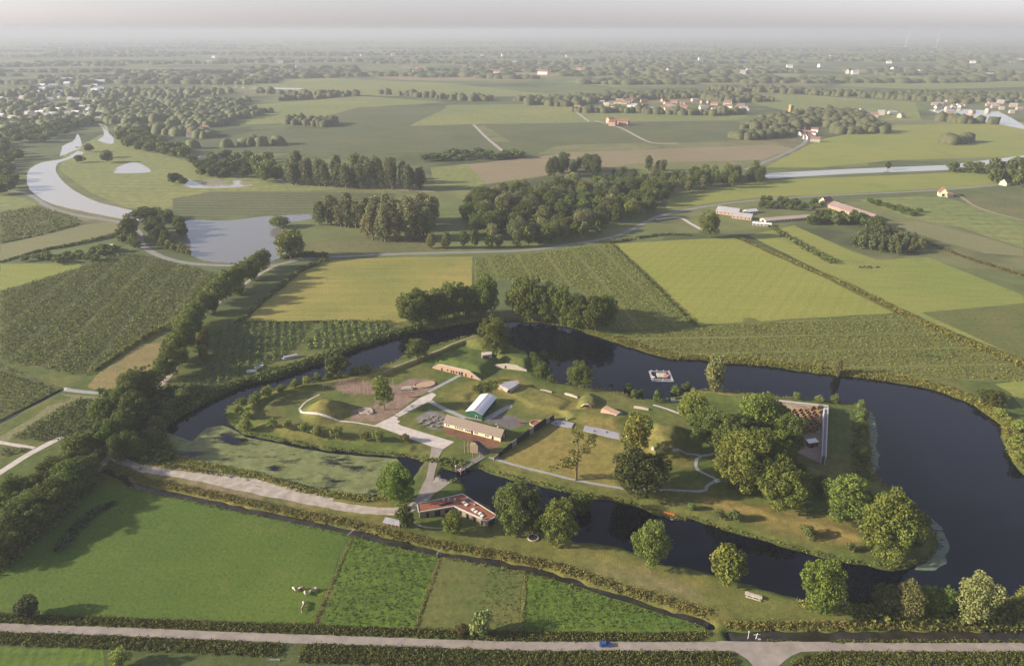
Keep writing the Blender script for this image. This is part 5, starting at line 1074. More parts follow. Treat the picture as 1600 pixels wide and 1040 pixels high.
cluster(1235, 1275, 190, 222, 16, 'red-roofed house in the hamlet by the canal road', 'houses of the canal road hamlet', WL, [M_TILE, M_PINK])
cluster(1270, 1420, 176, 190, 12, 'farm building right of the hamlet', 'farm buildings right of the hamlet', WL, [M_GRYR, M_PINK], 1.3)
cluster(1440, 1600, 160, 178, 22, 'pale building on the shore of the far right lake', 'buildings round the far lake', WL, [M_ROOFW, M_PINK, M_GRYR])
cluster(270, 320, 205, 216, 8, 'pale building beyond the left river woods', 'buildings beyond the left river woods', WL, [M_PINK, M_PALEW], 1.5)
cluster(0, 160, 128, 150, 16, 'white warehouse roof in the haze beyond the left town', 'warehouses beyond the left town', [M_PALEW], [M_ROOFW], 1.7)
cluster(940, 1000, 192, 198, 4, 'red barn between the two dark orchards', 'barns between the dark orchards', [M_BW], [M_TILE], 1.5)
cluster(200, 1600, 85, 125, 46, 'pale farm speck in the far haze', 'farms in the far haze', [M_WHITE, M_PALEW], [M_ROOFW, M_PINK, M_GRYR], 2.4)
x, y, _ = U(1235, 176); e = empty('tower', (x, y, 0), .3, 'square brick church tower standing above the hamlet trees', 'tower'); MB().box((0, 0, 9), (9, 9, 18), plain('ochre_brick', (.36, .25, .13), .9, .1, .1)).build('shaft', e); MB().box((0, 0, 18.6), (10, 10, 1.2), M_PALEW).build('parapet', e)
for px, hh in ((1414, 75), (1462, 78)):
    x, y, _ = U(px, 76); e = empty('wind_turbine', (x, y, 0), 0, 'white wind turbine on the right horizon, ' + ('the left one' if px < 1430 else 'the right one'), 'turbine'); MB().bar((0, 0, 0), (0, 0, 155), 2.6, M_WHITE, 8, 1.6).build('tower', e)
    for k in range(3): MB().bar((0, -7, 155), (math.sin(k * 2.094 + .4) * 62, -7, 155 + math.cos(k * 2.094 + .4) * 62), 1.8, M_WHITE, 5, .6).build('blade', e)
# ------------------------------------------------------------------ small things of the fort
# playground
for i, (px, pb, pt) in enumerate([(531.5, 600, 592), (537, 615, 604), (553, 611, 599), (569, 618, 594), (575, 616, 593), (584, 611, 592), (563, 616, 603), (615, 607, 591), (621, 613, 600), (594, 612, 600)]):
    x, y, z = UT(px, pb); h = max(2.5, height_to(x, y, pt) - z); o = MB().bar((0, 0, -.2), (0, 0, h), .12, M_WOOD, 6).build('climbing_post'); o.location = (x, y, z); tag(o, 'slim pale wooden post standing in the playground sand, ' + ORD[sorted((531.5, 537, 553, 569, 575, 584, 563, 615, 621, 594)).index(px)] + ' from the left', 'post', 'posts of the playground')
x, y, z = UT(512, 607); e = empty('swing_frame', (x, y, z), .25, 'wooden swing frame on two leaning legs at the left of the playground', 'swing')
for s in (-1, 1):
    for t in (-1, 1): MB().bar((s * 2.6, t * 1.1, -.1), (s * 2.2, 0, 2.9), .1, M_WOOD, 6).build('leg', e)
MB().bar((-2.6, 0, 2.9), (2.6, 0, 2.9), .1, M_WOOD, 6).build('crossbar', e)
for s in (-.8, .8): MB().bar((s - .2, 0, 2.85), (s - .2, 0, .6), .03, M_METAL, 4).bar((s + .2, 0, 2.85), (s + .2, 0, .6), .03, M_METAL, 4).box((s, 0, .55), (.6, .25, .06), M_BLACK).build('swing_seat', e)
a, b = UT(560, 602), UT(569, 601); o = MB().bar((0, 0, 3.6), (b[0] - a[0], b[1] - a[1], 3.6), .12, M_WOOD, 6).bar((0, 0, 0), (0, 0, 3.7), .1, M_WOOD, 6).bar((b[0] - a[0], b[1] - a[1], 0), (b[0] - a[0], b[1] - a[1], 3.7), .1, M_WOOD, 6).build('climbing_bar'); o.location = a; tag(o, 'high horizontal wooden bar between playground posts', 'climbing frame')
def ring(name, px, py, rx, ry, h, w, mat, label, cat, fill=None, a0=0.0, a1=6.2832, n=28, rot=0.0):
    x, y, z = UT(px, py); e = empty(name, (x, y, z), rot, label, cat); mb = MB()
    full = a1 - a0 > 6.2
    for i in range(n):
        t0 = a0 + (a1 - a0) * i / n; t1 = a0 + (a1 - a0) * (i + 1) / n; P = []
        for zz in (-.2, h):
            for (t, k) in ((t0, 0), (t1, 0), (t1, 1), (t0, 1)): P.append((math.cos(t) * (rx + k * w), math.sin(t) * (ry + k * w), zz))
        mb.add(P, [(4,5,6,7),(0,1,5,4),(3,2,6,7)[::-1]] + ([] if full else [(0,3,7,4),(1,2,6,5)]), mat)
    mb.build('rim', e)
    if fill is not None: MB().poly([(math.cos(k * .3927) * rx, math.sin(k * .3927) * ry, h * .5) for k in range(16)], fill).build('bed', e)
    return e
ring('sandbox', 663, 601, 6.2, 3.9, .7, .5, M_BRICK, 'oval brick-edged sandpit by the grey path', 'sandpit', plain('sand', (.42, .30, .2), .95, .1, 1), rot=.25)
ring('stone_circle', 571, 642, 3.4, 2.6, .5, .8, M_CONCR, 'ring of grey stones on the playground dirt', 'stone ring', plain('pale_sand', (.36, .31, .26), .95, .1, 1))
ring('stone_circle', 578, 645, 1.4, 1.0, .8, .5, M_CONCR, 'small inner ring of stones right of the large ring', 'stone ring')
ring('sandpit', 839, 662, 3.6, 2.5, .9, .6, M_BRICK, 'round brick enclosure in the yard right of the barrack', 'sandpit', plain('brick_floor', (.3, .14, .09), .95, .15, 1), .3, 5.8)
o = MB().box((0, 0, .7), (1.2, .9, 1.4), M_ORANGE).box((0, -.1, 1.55), (.5, .5, .4), M_RED).build('play_figure'); x, y, z = UT(812, 661); o.location = (x, y, z); tag(o, 'small red-orange play figure on the grass left of the brick ring', 'toy')
x, y, z = UT(636, 608); e = empty('play_platform', (x, y, z), .12, 'low pale stepped platform beside the sandpit', 'platform'); MB().box((0, 0, .5), (7, 3.4, 1.0), M_CONCR).build('base', e); MB().box((.4, .3, 1.2), (4.4, 1.8, .5), M_STONE).build('step', e)
x, y, z = UT(646, 617); ring('curved_bench', 646, 617, 4.2, 2.6, .5, .4, M_BRICKR, 'curved brown seat wall between sandpit and path', 'bench', None, 3.4, 5.9, 14)
# stones and tables on the terrace west of the barrack
TB = MB().box((0, 0, .72), (2.2, .9, .1), M_GREYW).box((0, .75, .42), (2.2, .35, .08), M_GREYW).box((0, -.75, .42), (2.2, .35, .08), M_GREYW).box((-.7, 0, .36), (.1, 1.5, .72), M_GREYW).box((.7, 0, .36), (.1, 1.5, .72), M_GREYW)
tbm = mesh_of(TB, 'tabletop')
for i, (px, py) in enumerate([(655, 661), (660, 657), (667, 655), (676, 651), (683, 653), (664, 664), (671, 661), (679, 658), (687, 661), (675, 666), (684, 667), (690, 655)]):
    x, y, z = UT(px, py); e = empty('picnic_table', (x, y, z + .05), .4 * ((i * 7) % 5), 'grey picnic table on the terrace at the left end of the barrack', 'table', 'picnic tables on the barrack terrace'); link(bpy.data.objects.new('tabletop', tbm), e)
for px, pb, pt in [(655, 662, 654), (669, 657, 648), (680, 657, 649), (693, 655, 650)]:
    x, y, z = UT(px, pb); o = MB().bar((0, 0, 0), (0, 0, 3.2), .07, M_WOOD, 5).build('terrace_post'); o.location = (x, y, z); tag(o, 'thin pale post among the terrace tables', 'post', 'posts among the terrace tables')
# floating raft
x, y, _ = U(1033, 588, ZW); e = empty('raft', (x, y, ZW), -.03, 'square floating raft of grey walkways with pale and red panels', 'raft')
for (cx_, cy_, w, d) in ((0, 6.6, 13.4, 1.1), (0, -6.6, 13.4, 1.1), (-6.2, 0, 1.1, 12.1), (6.2, 0, 1.1, 12.1), (0, -4.4, 11.3, .8)): MB().box((cx_, cy_, .15), (w, d, .5), M_GREYR).build('walkway', e)
MB().box((.6, 1.2, .3), (6.2, 5.6, .6), M_STONE).build('panel', e); MB().box((3.2, .2, .75), (3.2, 3.0, .3), plain('faded_red', (.5, .2, .14), .7, .15, 1)).build('panel', e)
for cx_, cy_ in ((-5.6, 5.8), (-2, 6.3), (2.4, 6.3), (5.8, 6.0), (-5.9, -1.6), (-5.9, -5.8), (5.8, -5.9), (0, -6.3)): MB().bar((cx_, cy_, .2), (cx_, cy_, 1.6), .14, M_WHITE, 6).box((cx_ + .2, cy_, 1.4), (.7, .1, .5), M_RED if cx_ * cy_ > 0 else M_WHITE).build('buoy_post', e)
MB().box((-5.2, -2.2, .8), (1.8, .5, .3), M_WHITE, -.6).build('plank', e)
# canoe and jetty
x, y, z = UT(1046, 802); e = empty('canoe', (x, y, z + .1), -.35, 'orange canoe lying upturned on the inner moat bank', 'canoe'); mb = MB(); n = 10; P = []
for i in range(n + 1):
    t = -1 + 2 * i / n; w = .48 * math.sqrt(max(0, 1 - t * t)) + .02; zz = .12 + .22 * t * t
    P += [(t * 2.6, -w, .05 + .15 * t * t), (t * 2.6, -w * .5, .38 - .05 * t * t), (t * 2.6, w * .5, .38 - .05 * t * t), (t * 2.6, w, .05 + .15 * t * t)]
mb.add(P, [(i * 4 + k, i * 4 + k + 1, i * 4 + k + 5, i * 4 + k + 4) for i in range(n) for k in range(3)], M_ORANGE); mb.build('hull', e); MB().bar((-2.5, 0, .42), (2.5, 0, .42), .05, M_RED, 5).build('keel', e)
a, b = UT(1048, 813), UT(1060, 804); e, L = frame_empty('jetty', a, b, ZW, 'short pale landing plank from the bank down to the inner moat', 'jetty')
pl = MB().box((0, 0, 0), (.5, 1.2, .1), M_STONE).build('plank', e); k = int(L / .55); pl.location = (.25, 0, .45); dup_parts(pl, e, [((.25 + .55 * i, 0, .45 + .03 * i), 0) for i in range(1, k)])
for i in (0, 1): MB().bar((L * (.1 + .8 * i), .5, -1), (L * (.1 + .8 * i), .5, 1.1), .08, M_WOOD, 5).build('post', e)
# the second landing on the north shore
x, y, z = UT(1058, 626); e = empty('jetty', (x, y, z), .1, 'pale landing stage on the north shore near the maze trees', 'jetty'); MB().box((0, 0, .35), (7.5, 1.6, .15), M_STONE).build('deck', e); MB().box((-2.2, .9, .6), (2.2, 1.3, .5), M_WHITE).build('boat_cover', e)
# trampoline-like fire bowl, table, signs
ring('trampoline', 833, 840, 2.0, 2.0, .5, .45, M_CONCR, 'round black basin with pale rim on the lawn beside the leaning tree', 'basin', M_BLACK)
a, b = UT(1163, 931), UT(1190, 939); e, L = frame_empty('stone_table', a, b, a[2], 'long pale concrete picnic table near the end of the lawn', 'table'); MB().box((L / 2, 1, .85), (L, 1.6, .2), M_STONE).build('tabletop', e)
for s in (-.4, 2.4): MB().box((L / 2, s, .45), (L * .9, .5, .12), M_STONE).build('bench', e)
for s in (.15, .5, .85): MB().box((L * s, 1, .4), (.5, 1.2, .8), M_CONCR).build('leg', e)
for px, py in [(1163, 930), (1180, 941), (1090, 893), (1105, 896)]:
    pass
x, y, z = UT(1120.5, 752); e = empty('white_table', (x, y, z), .2, 'small white square block at the fork of the curved footpath', 'block'); MB().box((0, 0, .5), (1.9, 1.5, 1.0), M_WHITE).build('body', e); MB().box((0, 0, 1.05), (2.1, 1.7, .12), M_STONE).build('lid', e)
x, y, z = UT(1068, 771); o = MB().bar((0, 0, 0), (0, 0, 2.4), .1, M_METAL, 6).box((0, -.05, 1.8), (1.5, .12, .5), M_METAL).build('signpost'); o.location = (x, y, z); tag(o, 'grey cross-shaped signpost on the footpath above the canoe', 'signpost')
for px, py, lab in ((980, 684, 'white round dome at the end of the concrete roofs'), (1021, 701, 'white round dome on the shaded slope behind the wide tree')):  # plain white roof domes, no lamp inside
    x, y, z = UT(px, py); mb = MB(); P = [(math.cos(i * .785) * .9 * math.cos(j * .5), math.sin(i * .785) * .9 * math.cos(j * .5), .9 * math.sin(j * .5) + .5) for j in range(4) for i in range(8)]; mb.add(P, [(j * 8 + i, j * 8 + (i + 1) % 8, j * 8 + 8 + (i + 1) % 8, j * 8 + 8 + i) for j in range(3) for i in range(8)], M_WHITE); mb.bar((0, 0, -.2), (0, 0, .55), .9, M_WHITE, 8); o = mb.build('white_dome'); o.location = (x, y, z); tag(o, lab, 'dome')
x, y, z = UT(1210, 787); o = MB().box((0, 0, .9), (.9, .5, 1.8), M_STONE).box((0, -.28, 1.2), (.6, .08, .7), M_WHITE).build('info_pillar'); o.location = (x, y, z); tag(o, 'small pale pillar at the foot of the front island tree', 'pillar')
x, y, z = UT(825, 638); o = None
x, y, z = UT(886, 657); o = MB().box((0, 0, 1.3), (.7, .7, 2.6), M_STONE).box((0, 0, 2.7), (.9, .9, .2), M_CONCR).build('vent_pillar'); o.location = (x, y, z); tag(o, 'pale stone chimney on the concrete roofs', 'chimney')
# bottom road: car, sluice, bollards
x, y, z = UT(945, 1008); e = empty('car', (x, y, z + .1), math.pi * .995, 'small blue car driving on the country road', 'car'); BLUEP = plain('blue_car_paint', (.03, .10, .30), .3, .05, 1); TYRE = plain('tyre', (.02, .02, .02), .8, .1, 2)
prof = [(-2.05, .35), (-2.1, .75), (-1.95, .95), (-1.0, 1.0), (-.4, 1.45), (1.1, 1.48), (1.75, 1.05), (2.05, .95), (2.1, .4)]
mb = MB(); W2 = .86
for s in (-1, 1): mb.add([(x_, s * (W2 - (.14 if z_ > 1.1 else 0)), z_) for x_, z_ in prof], [tuple(range(9))], BLUEP)
for i in range(9):
    (x0, z0_), (x1, z1_) = prof[i], prof[(i + 1) % 9]; w0_ = W2 - (.14 if z0_ > 1.1 else 0); w1_ = W2 - (.14 if z1_ > 1.1 else 0); mb.add([(x0, -w0_, z0_), (x0, w0_, z0_), (x1, w1_, z1_), (x1, -w1_, z1_)], [(0,1,2,3)], BLUEP)
mb.build('body', e)
MB().add([(-.96, -.72, 1.03), (-.96, .72, 1.03), (-.46, .68, 1.42), (-.46, -.68, 1.42)], [(0,1,2,3)], M_GLASS).build('windscreen', e).location = (-.03, 0, .03)
MB().add([(1.15, -.68, 1.44), (1.15, .68, 1.44), (1.7, .72, 1.1), (1.7, -.72, 1.1)], [(0,1,2,3)], M_GLASS).build('rear_window', e).location = (.03, 0, .03)
for s in (-1, 1): MB().add([(-.75, s * .875, 1.02), (1.55, s * .875, 1.04), (1.1, s * .75, 1.4), (-.35, s * .75, 1.38)], [(0,1,2,3)], M_GLASS).build('side_window', e)
for sx in (-1.3, 1.3):
    for s in (-1, 1): MB().bar((sx, s * .68, .33), (sx, s * .9, .33), .33, TYRE, 14).bar((sx, s * .9, .33), (sx, s * .92, .33), .18, M_METAL, 8).build('wheel', e)
for s in (-1, 1): MB().box((-2.1, s * .6, .72), (.08, .34, .16), M_WHITE).build('headlight', e); MB().box((2.08, s * .6, .78), (.08, .3, .16), M_RED).build('tail_light', e)
x, y, z = UT(1168, 1000); e = empty('sluice_post', (x, y, z), 0, 'tall thin white post with a round disc at the canal head', 'post'); MB().bar((0, 0, -.3), (0, 0, 4.4), .09, M_WHITE, 6).build('pole', e); MB().bar((0, -.05, 4.2), (0, .05, 4.2), .34, M_WHITE, 10).build('disc', e)
x, y, z = UT(1180, 1000); e = empty('sluice_gate', (x, y, z), .1, 'white T-shaped sluice winch beside the white post at the canal head', 'sluice'); MB().bar((0, 0, -.3), (.4, 0, 3.6), .11, M_WHITE, 6).build('pole', e); MB().box((.3, 0, 2.9), (2.4, .14, .2), M_WHITE).build('crossarm', e); MB().box((1.3, -.3, .5), (1.0, .9, 1.1), M_CONCR).build('block', e)
a, b = UT(1155, 1001), UT(1196, 1001); e, L = frame_empty('culvert_kerb', a, b, a[2], 'low pale kerb over the culvert by the white sluice', 'kerb'); MB().box((L / 2, 0, .15), (L, .5, .4), M_CONCR).build('kerb_stone', e)
# pond-side boats and pontoon by the nursery
for px, py, rz, lab in ((393, 581, .3, 'white tent-like boat on the left at the nursery bank'), (405, 574, .9, 'white tent-like boat on the right at the nursery bank')):
    x, y, z = UT(px, py); e = empty('boat', (x, y, z + .1), rz, lab, 'boat'); mb = MB(); mb.prism([(-3, -.9), (1.6, -1.1), (3.4, 0), (1.6, 1.1), (-3, .9)], 0, .9, M_WHITE); mb.build('hull', e); MB().add([(-2.4, -.8, .95), (1.2, -.9, .95), (1.2, .9, .95), (-2.4, .8, .95), (-2.2, 0, 1.8), (.9, 0, 1.7)], [(0,1,5,4),(3,2,5,4)[::-1],(0,3,4),(1,2,5)], M_METAL if px > 400 else M_WHITE).build('cover', e)
a, b = UT(441, 562), UT(468, 557); e, L = frame_empty('pontoon', a, b, .1, 'long grey covered pontoon on the bank above the nursery arm', 'pontoon'); MB().box((L / 2, 0, .4), (L, 2.6, .8), M_GREYR).build('deck', e); MB().box((L / 2, .2, 1.3), (L * .8, 1.8, 1.0), M_METAL).build('cover', e)
# cows
COAT = {}
def coat(nm, base, patch, k):
    m = NT(nm); n = m.noise(k, 2, .4); return m.done(m.ramp(n, [(.48, base), (.5, patch)]), .9)
C_W = coat('white_red_coat', (.62, .58, .5), (.22, .09, .045), 1.1); C_R = coat('red_coat', (.24, .10, .05), (.6, .55, .47), 1.2); C_B = coat('black_coat', (.025, .025, .025), (.05, .05, .05), 1)
def cow_mesh(mat, graze, seed):
    V = {}; bm_v = [(-1.05, 0, 1.15, .36), (-.5, 0, 1.12, .42), (.15, 0, 1.1, .44), (.75, 0, 1.18, .38), (1.15, 0, 1.25 if not graze else 1.05, .22), (1.55, 0, 1.45 if not graze else .55, .17), (1.95, 0, 1.35 if not graze else .22, .11),
        (-.95, .22, .8, .2), (-1.02, .24, .42, .09), (-.95, .24, .0, .08), (-.95, -.22, .8, .2), (-1.02, -.24, .42, .09), (-.95, -.24, .0, .08), (.7, .22, .75, .17), (.7, .23, .4, .085), (.7, .23, .0, .08), (.7, -.22, .75, .17), (.72, -.23, .4, .085), (.7, -.23, .0, .08), (-1.4, 0, 1.2, .05), (-1.45, 0, .6, .035)]
    E_ = [(0,1),(1,2),(2,3),(3,4),(4,5),(5,6),(0,7),(7,8),(8,9),(0,10),(10,11),(11,12),(3,13),(13,14),(14,15),(3,16),(16,17),(17,18),(0,19),(19,20)]
    me = bpy.data.meshes.new('cow'); me.from_pydata([v[:3] for v in bm_v], E_, []); o = bpy.data.objects.new('tmp', me); COL.objects.link(o); sk_ = o.modifiers.new('s', 'SKIN')
    for i, v in enumerate(bm_v): me.skin_vertices[0].data[i].radius = (v[3], v[3])
    me.skin_vertices[0].data[2].use_root = True; o.modifiers.new('d', 'SUBSURF').levels = 1
    dg = bpy.context.evaluated_depsgraph_get(); m2 = bpy.data.meshes.new_from_object(o.evaluated_get(dg)); bpy.data.objects.remove(o); m2.materials.clear(); m2.materials.append(mat); m2.name = 'body'; return m2
CM = [cow_mesh(C_W, True, 1), cow_mesh(C_R, True, 2), cow_mesh(C_B, True, 3), cow_mesh(C_W, False, 4)]
EAR = mesh_of(MB().box((0, .2, 0), (.08, .22, .1), M_BLACK).box((0, -.2, 0), (.08, .22, .1), M_BLACK), 'ears')
for px, py, k, rz, lab in ((460, 922, 0, 2.4, 'white cow grazing leftmost of the small herd'), (471, 921, 1, .3, 'reddish-brown cow behind the large white one'), (477, 928, 3, -1.2, 'large white cow with its head up in the middle of the herd'), (487, 925, 1, 1.0, 'brown and white cow right of the large white one'), (493, 922, 0, .2, 'pale cow rightmost of the small herd'), (475, 945, 0, 2.0, 'white and red cow standing apart below the herd'), (473, 952, 1, -1.5, 'brown cow lowest of the herd nearest the road')):
    x, y, z = UT(px, py, .05); e = empty('cow', (x, y, z + .06), rz, lab, 'cow'); link(bpy.data.objects.new('body', CM[k]), e); ea = link(bpy.data.objects.new('ears', EAR), e); ea.location = (1.62, 0, 1.5) if k == 3 else (1.55, 0, .66); e.scale = (.95, .95, .95)
for i, px in enumerate((1344, 1350, 1355, 1359, 1371)):
    x, y, z = UT(px, 419 - (i % 2)); e = empty('cow', (x, y, .1), i * .8, ('black cow on the bright meadow, ' + ('leftmost of five', 'second from the left', 'middle of five', 'fourth from the left', 'rightmost and apart from the others')[i]), 'cow'); link(bpy.data.objects.new('body', CM[2]), e); e.scale = (1.2, 1.2, 1.2)
# field gates and fence posts along the pasture divisions
FP = MB().box((0, 0, .55), (.12, .12, 1.3), M_GREYW)
for pa, pb, n, lab, grp in (((550, 838), (490, 975), 16, 'weathered post on the divide between the two left pastures', 'posts of the left pasture divide'), ((688, 868), (646, 984), 14, 'weathered post on the divide between the middle pastures', 'posts of the middle pasture divide'), ((820, 893), (814, 988), 11, 'weathered post on the divide before the right pasture', 'posts of the right pasture divide')):
    fm = mesh_of(MB().box((0, 0, .55), (.14, .14, 1.3), M_GREYW), 'fence_post')
    for i in range(n):
        t = i / (n - 1); x, y, z = UT(pa[0] + (pb[0] - pa[0]) * t, pa[1] + (pb[1] - pa[1]) * t); o = link(bpy.data.objects.new('fence_post', fm)); o.location = (x, y, z); tag(o, nth(lab, i, 'the ditch'), 'post', grp)
for px, py, rz, lab in ((549, 835, 1.1, 'dark field gate at the ditch end of the left pasture divide'), (687, 866, 1.1, 'grey field gate at the ditch end of the middle divide'), (428, 1032, 0, 'low metal gate in the verge at the bottom edge')):
    x, y, z = UT(px, py); e = empty('field_gate', (x, y, max(z, 0)), rz, lab, 'gate'); [MB().box((0, 0, .35 + .3 * k), (4, .07, .1), M_METAL).build('rail', e) for k in range(3)]; [MB().box((s * 2, 0, .6), (.14, .14, 1.3), M_METAL).build('post', e) for s in (-1, 1)]
# ------------------------------------------------------------------ rough growth: reeds, verges, crops, far woods
G_REED = leaf_mat('reed', (.22, .21, .055), .4); G_VERGE = leaf_mat('verge_weeds', (.145, .16, .04), .45); G_GOLD = leaf_mat('dry_reed', (.27, .25, .07), .35); G_CROP = leaf_mat('crop_leaf', (.14, .155, .042), .35); G_CROPD = leaf_mat('nursery_leaf', (.12, .155, .045), .4); G_PALE = leaf_mat('maize_leaf', (.18, .19, .05), .3)
def tufts(name, P, size, h, k, mat, seed, label, up=.5, kind='stuff', parent=None):
    """P (n,2) ground spots; k leaf faces in each tuft"""
    r = np.random.default_rng(seed); n = len(P); z = hzn(P[:, 0], P[:, 1]); s = r.uniform(.55, 1.4, n); P3 = np.stack([P[:, 0], P[:, 1], z], 1)
    Q = np.repeat(P3, k, 0); S = np.repeat(s, k); off = r.normal(0, 1, (n * k, 3)) * (size * .55, size * .55, 0) * S[:, None]; off[:, 2] = r.uniform(.1, .95, n * k) * h * S
    N = r.normal(0, 1, (n * k, 3)); N[:, 2] = np.abs(N[:, 2]) * .6 + up; V, F = quads_at(Q + off, N, size * .5, r, .3)
    o = link(bpy.data.objects.new(name, mesh_np(name, V, F, mat)), parent); o.color = (1, 1, 1, 1); return tag(o, label, None, None, kind)
def spots_line(line, w, dens, seed, jit=1.0, taper=0.0):
    r = np.random.default_rng(seed); A = np.array(line); d = np.hypot(*(A[1:] - A[:-1]).T); c = np.concatenate([[0], np.cumsum(d)]); n = int(c[-1] * w * dens); s = r.uniform(0, c[-1], n); i = np.clip(np.searchsorted(c, s) - 1, 0, len(d) - 1); t = ((s - c[i]) / d[i])[:, None]
    p = A[i] + (A[i + 1] - A[i]) * t; u = (A[i + 1] - A[i]) / d[i][:, None]; e = (r.uniform(-.5, .5, n) * w)[:, None]; return p + np.stack([-u[:, 1], u[:, 0]], 1) * e
def spots_poly(px, dens, seed, rows=None, rot=0.0, jit=.4, z=0, margin=.5, tram=0, gaps=.22):
    poly = UL(px); xs = [p[0] for p in poly]; ys = [p[1] for p in poly]; r = np.random.default_rng(seed)
    if rows is None:
        n = int((max(xs) - min(xs)) * (max(ys) - min(ys)) * dens); P = np.stack([r.uniform(min(xs), max(xs), n), r.uniform(min(ys), max(ys), n)], 1)
    else:
        cx_, cy_ = (min(xs) + max(xs)) / 2, (min(ys) + max(ys)) / 2; T = math.hypot(max(xs) - min(xs), max(ys) - min(ys)) / 2; gap, stp = rows
        a = np.arange(-T, T, gap); b = np.arange(-T, T, stp); Aa, Bb = np.meshgrid(a, b); keep_ = ((np.arange(len(a)) % tram) != 0)[None, :].repeat(len(b), 0).ravel() if tram else np.ones(Aa.size, bool); Aa = Aa.ravel() + r.normal(0, jit * .4, Aa.size); Bb = Bb.ravel() + r.normal(0, jit, Bb.size)
        P = np.stack([cx_ + Bb * math.cos(rot) - Aa * math.sin(rot), cy_ + Bb * math.sin(rot) + Aa * math.cos(rot)], 1)[keep_]; P = P[fbm(P[:, 0] / 14, P[:, 1] / 14, seed, 3) > gaps]
    return P[sdist(poly, P[:, 0], P[:, 1]) > margin]
def off_roads(P, lines):
    k = np.ones(len(P), bool)
    for ln, w in lines: k &= pdist(catmull(UL(ln), 4), P[:, 0], P[:, 1]) > w
    return P[k]
R_MAIN = [(-60,978),(0,980),(200,987),(400,995),(600,1002),(800,1008.5),(945,1009),(1100,1009.5),(1250,1010),(1420,1010.5),(1600,1010.5),(1680,1010.5)]
V1 = spots_line(UL([(-60,965),(0,966),(200,973),(400,981),(600,988),(800,994),(950,996),(1110,996)]), 4.2, 3.0, 1); V2 = spots_line(UL([(-60,993),(0,997),(200,1005),(400,1014),(440,1016)]), 5.5, 2.6, 2); V2b = spots_line(UL([(470,1020),(600,1024),(800,1029),(950,1031),(1090,1030),(1150,1034)]), 7.5, 2.6, 3); V3 = spots_line(UL([(1225,1032),(1300,1029),(1450,1030),(1600,1030),(1680,1030)]), 7, 2.6, 4); V4 = spots_line(UL([(1200,1002),(1350,1002),(1600,1002),(1680,1002)]), 1.6, 3.5, 5)
jn = [([(1110,1004),(1150,1012),(1175,1025),(1195,1045),(1205,1070)], 3.2), ([(1290,1007),(1250,1014),(1225,1026),(1212,1045),(1208,1070)], 3.2), (R_MAIN, 2.3)]
tufts('verge_weeds', off_roads(np.concatenate([V1, V2, V2b, V3, V4]), jn), .6, .85, 9, G_VERGE, 1, 'rank green weeds along both sides of the country road')
W1 = np.concatenate([spots_line([tuple(p) for p in DITCH_W[0][0]], 1.0, .01, 9)]); dl = DITCH_W[0][0]
def side_spots(line, o0, o1, dens, seed):
    L2 = []
    for i, p in enumerate(line):
        a = line[max(0, i - 1)]; b = line[min(len(line) - 1, i + 1)]; dx, dy = b[0] - a[0], b[1] - a[1]; L = math.hypot(dx, dy); m_ = (o0 + o1) / 2; L2.append((p[0] - dy / L * m_, p[1] + dx / L * m_))
    return spots_line(L2, abs(o1 - o0), dens, seed)
tufts('reeds', np.concatenate([side_spots(dl, 2.2, 6.5, 1.7, 11), side_spots(DITCH_W[1][0], 2.6, 6.0, 2.2, 13)]), .6, 1.2, 8, G_GOLD, 2, 'golden dry reeds along the fort side of the ditch')
tufts('reeds', np.concatenate([side_spots(dl, -3.6, -1.7, 1.3, 12), side_spots(DITCH_W[2][0], 1.4, 3, 1, 14), side_spots(DITCH_W[3][0], 1.2, 3, 1, 15)]), .5, .7, 6, G_VERGE, 3, 'green growth along the field side of the ditch')
# banks of the moat, outer and inner
mi = MOAT_PX.index((745,731)); outer = catmull(UL(MOAT_PX[2:MOAT_PX.index((1245,936)) + 1], ZW), 3); inner_ = catmull(UL(MOAT_PX[mi:], ZW), 3)
def land(P): return P[sdist(MOAT, P[:, 0], P[:, 1]) < -.2]
o_all = land(spots_line(outer, 9, 1.5, 21)); tufts('bank_reeds', o_all, .7, 1.2, 8, G_REED, 21, 'yellow-green reeds and weeds on the outer moat bank')
nw = land(spots_line(catmull(UL([(262,720),(250,690),(262,660),(300,637),(345,612),(420,588),(500,562),(560,541),(612,524),(660,512)], 0), 5), 7, 1.6, 22)); tufts('bank_shrubs', nw, 1.7, 2.6, 7, leaf_mat('bank_shrub_leaf', (.11, .135, .035), .4), 22, 'dense green shrubs on the outer north-west moat bank')
ne = land(spots_line(catmull(UL([(960,528),(1048,556),(1136,562),(1206,568),(1340,584),(1433,597),(1521,627),(1564,655),(1590,700)], 0), 5), 8, 1.4, 23)); tufts('bank_reeds', ne, .9, 1.6, 9, leaf_mat('tall_reed', (.24, .225, .055), .35), 23, 'tall yellow-green reeds on the far moat bank')
tufts('bank_reeds', land(spots_line(inner_, 3.2, 1.5, 24)), .7, .9, 4, G_REED, 24, 'low reeds round the foot of the fort island')
tufts('bank_shrubs', land(spots_poly([(640,716),(700,716),(745,726),(706,760),(688,740),(700,728)], .8, 25)), 1.3, 1.6, 6, G_VERGE, 25, 'weeds between the paved dam and the bridge')
tufts('bank_shrubs', spots_poly([(150,742),(215,735),(235,700),(262,720),(330,735),(440,758),(330,742),(230,728),(200,745)], .5, 26), 1.1, 1.3, 5, G_VERGE, 26, 'weeds between gravel road and west arm')
tufts('bank_shrubs', land(spots_poly([(150,610),(205,615),(280,605),(330,605),(300,628),(262,655),(248,700),(228,725),(190,700),(180,650)], .55, 27)), 2.0, 2.8, 6, leaf_mat('thicket_leaf', (.10, .125, .035), .45), 27, 'thicket between the lane and the north-west moat bank')
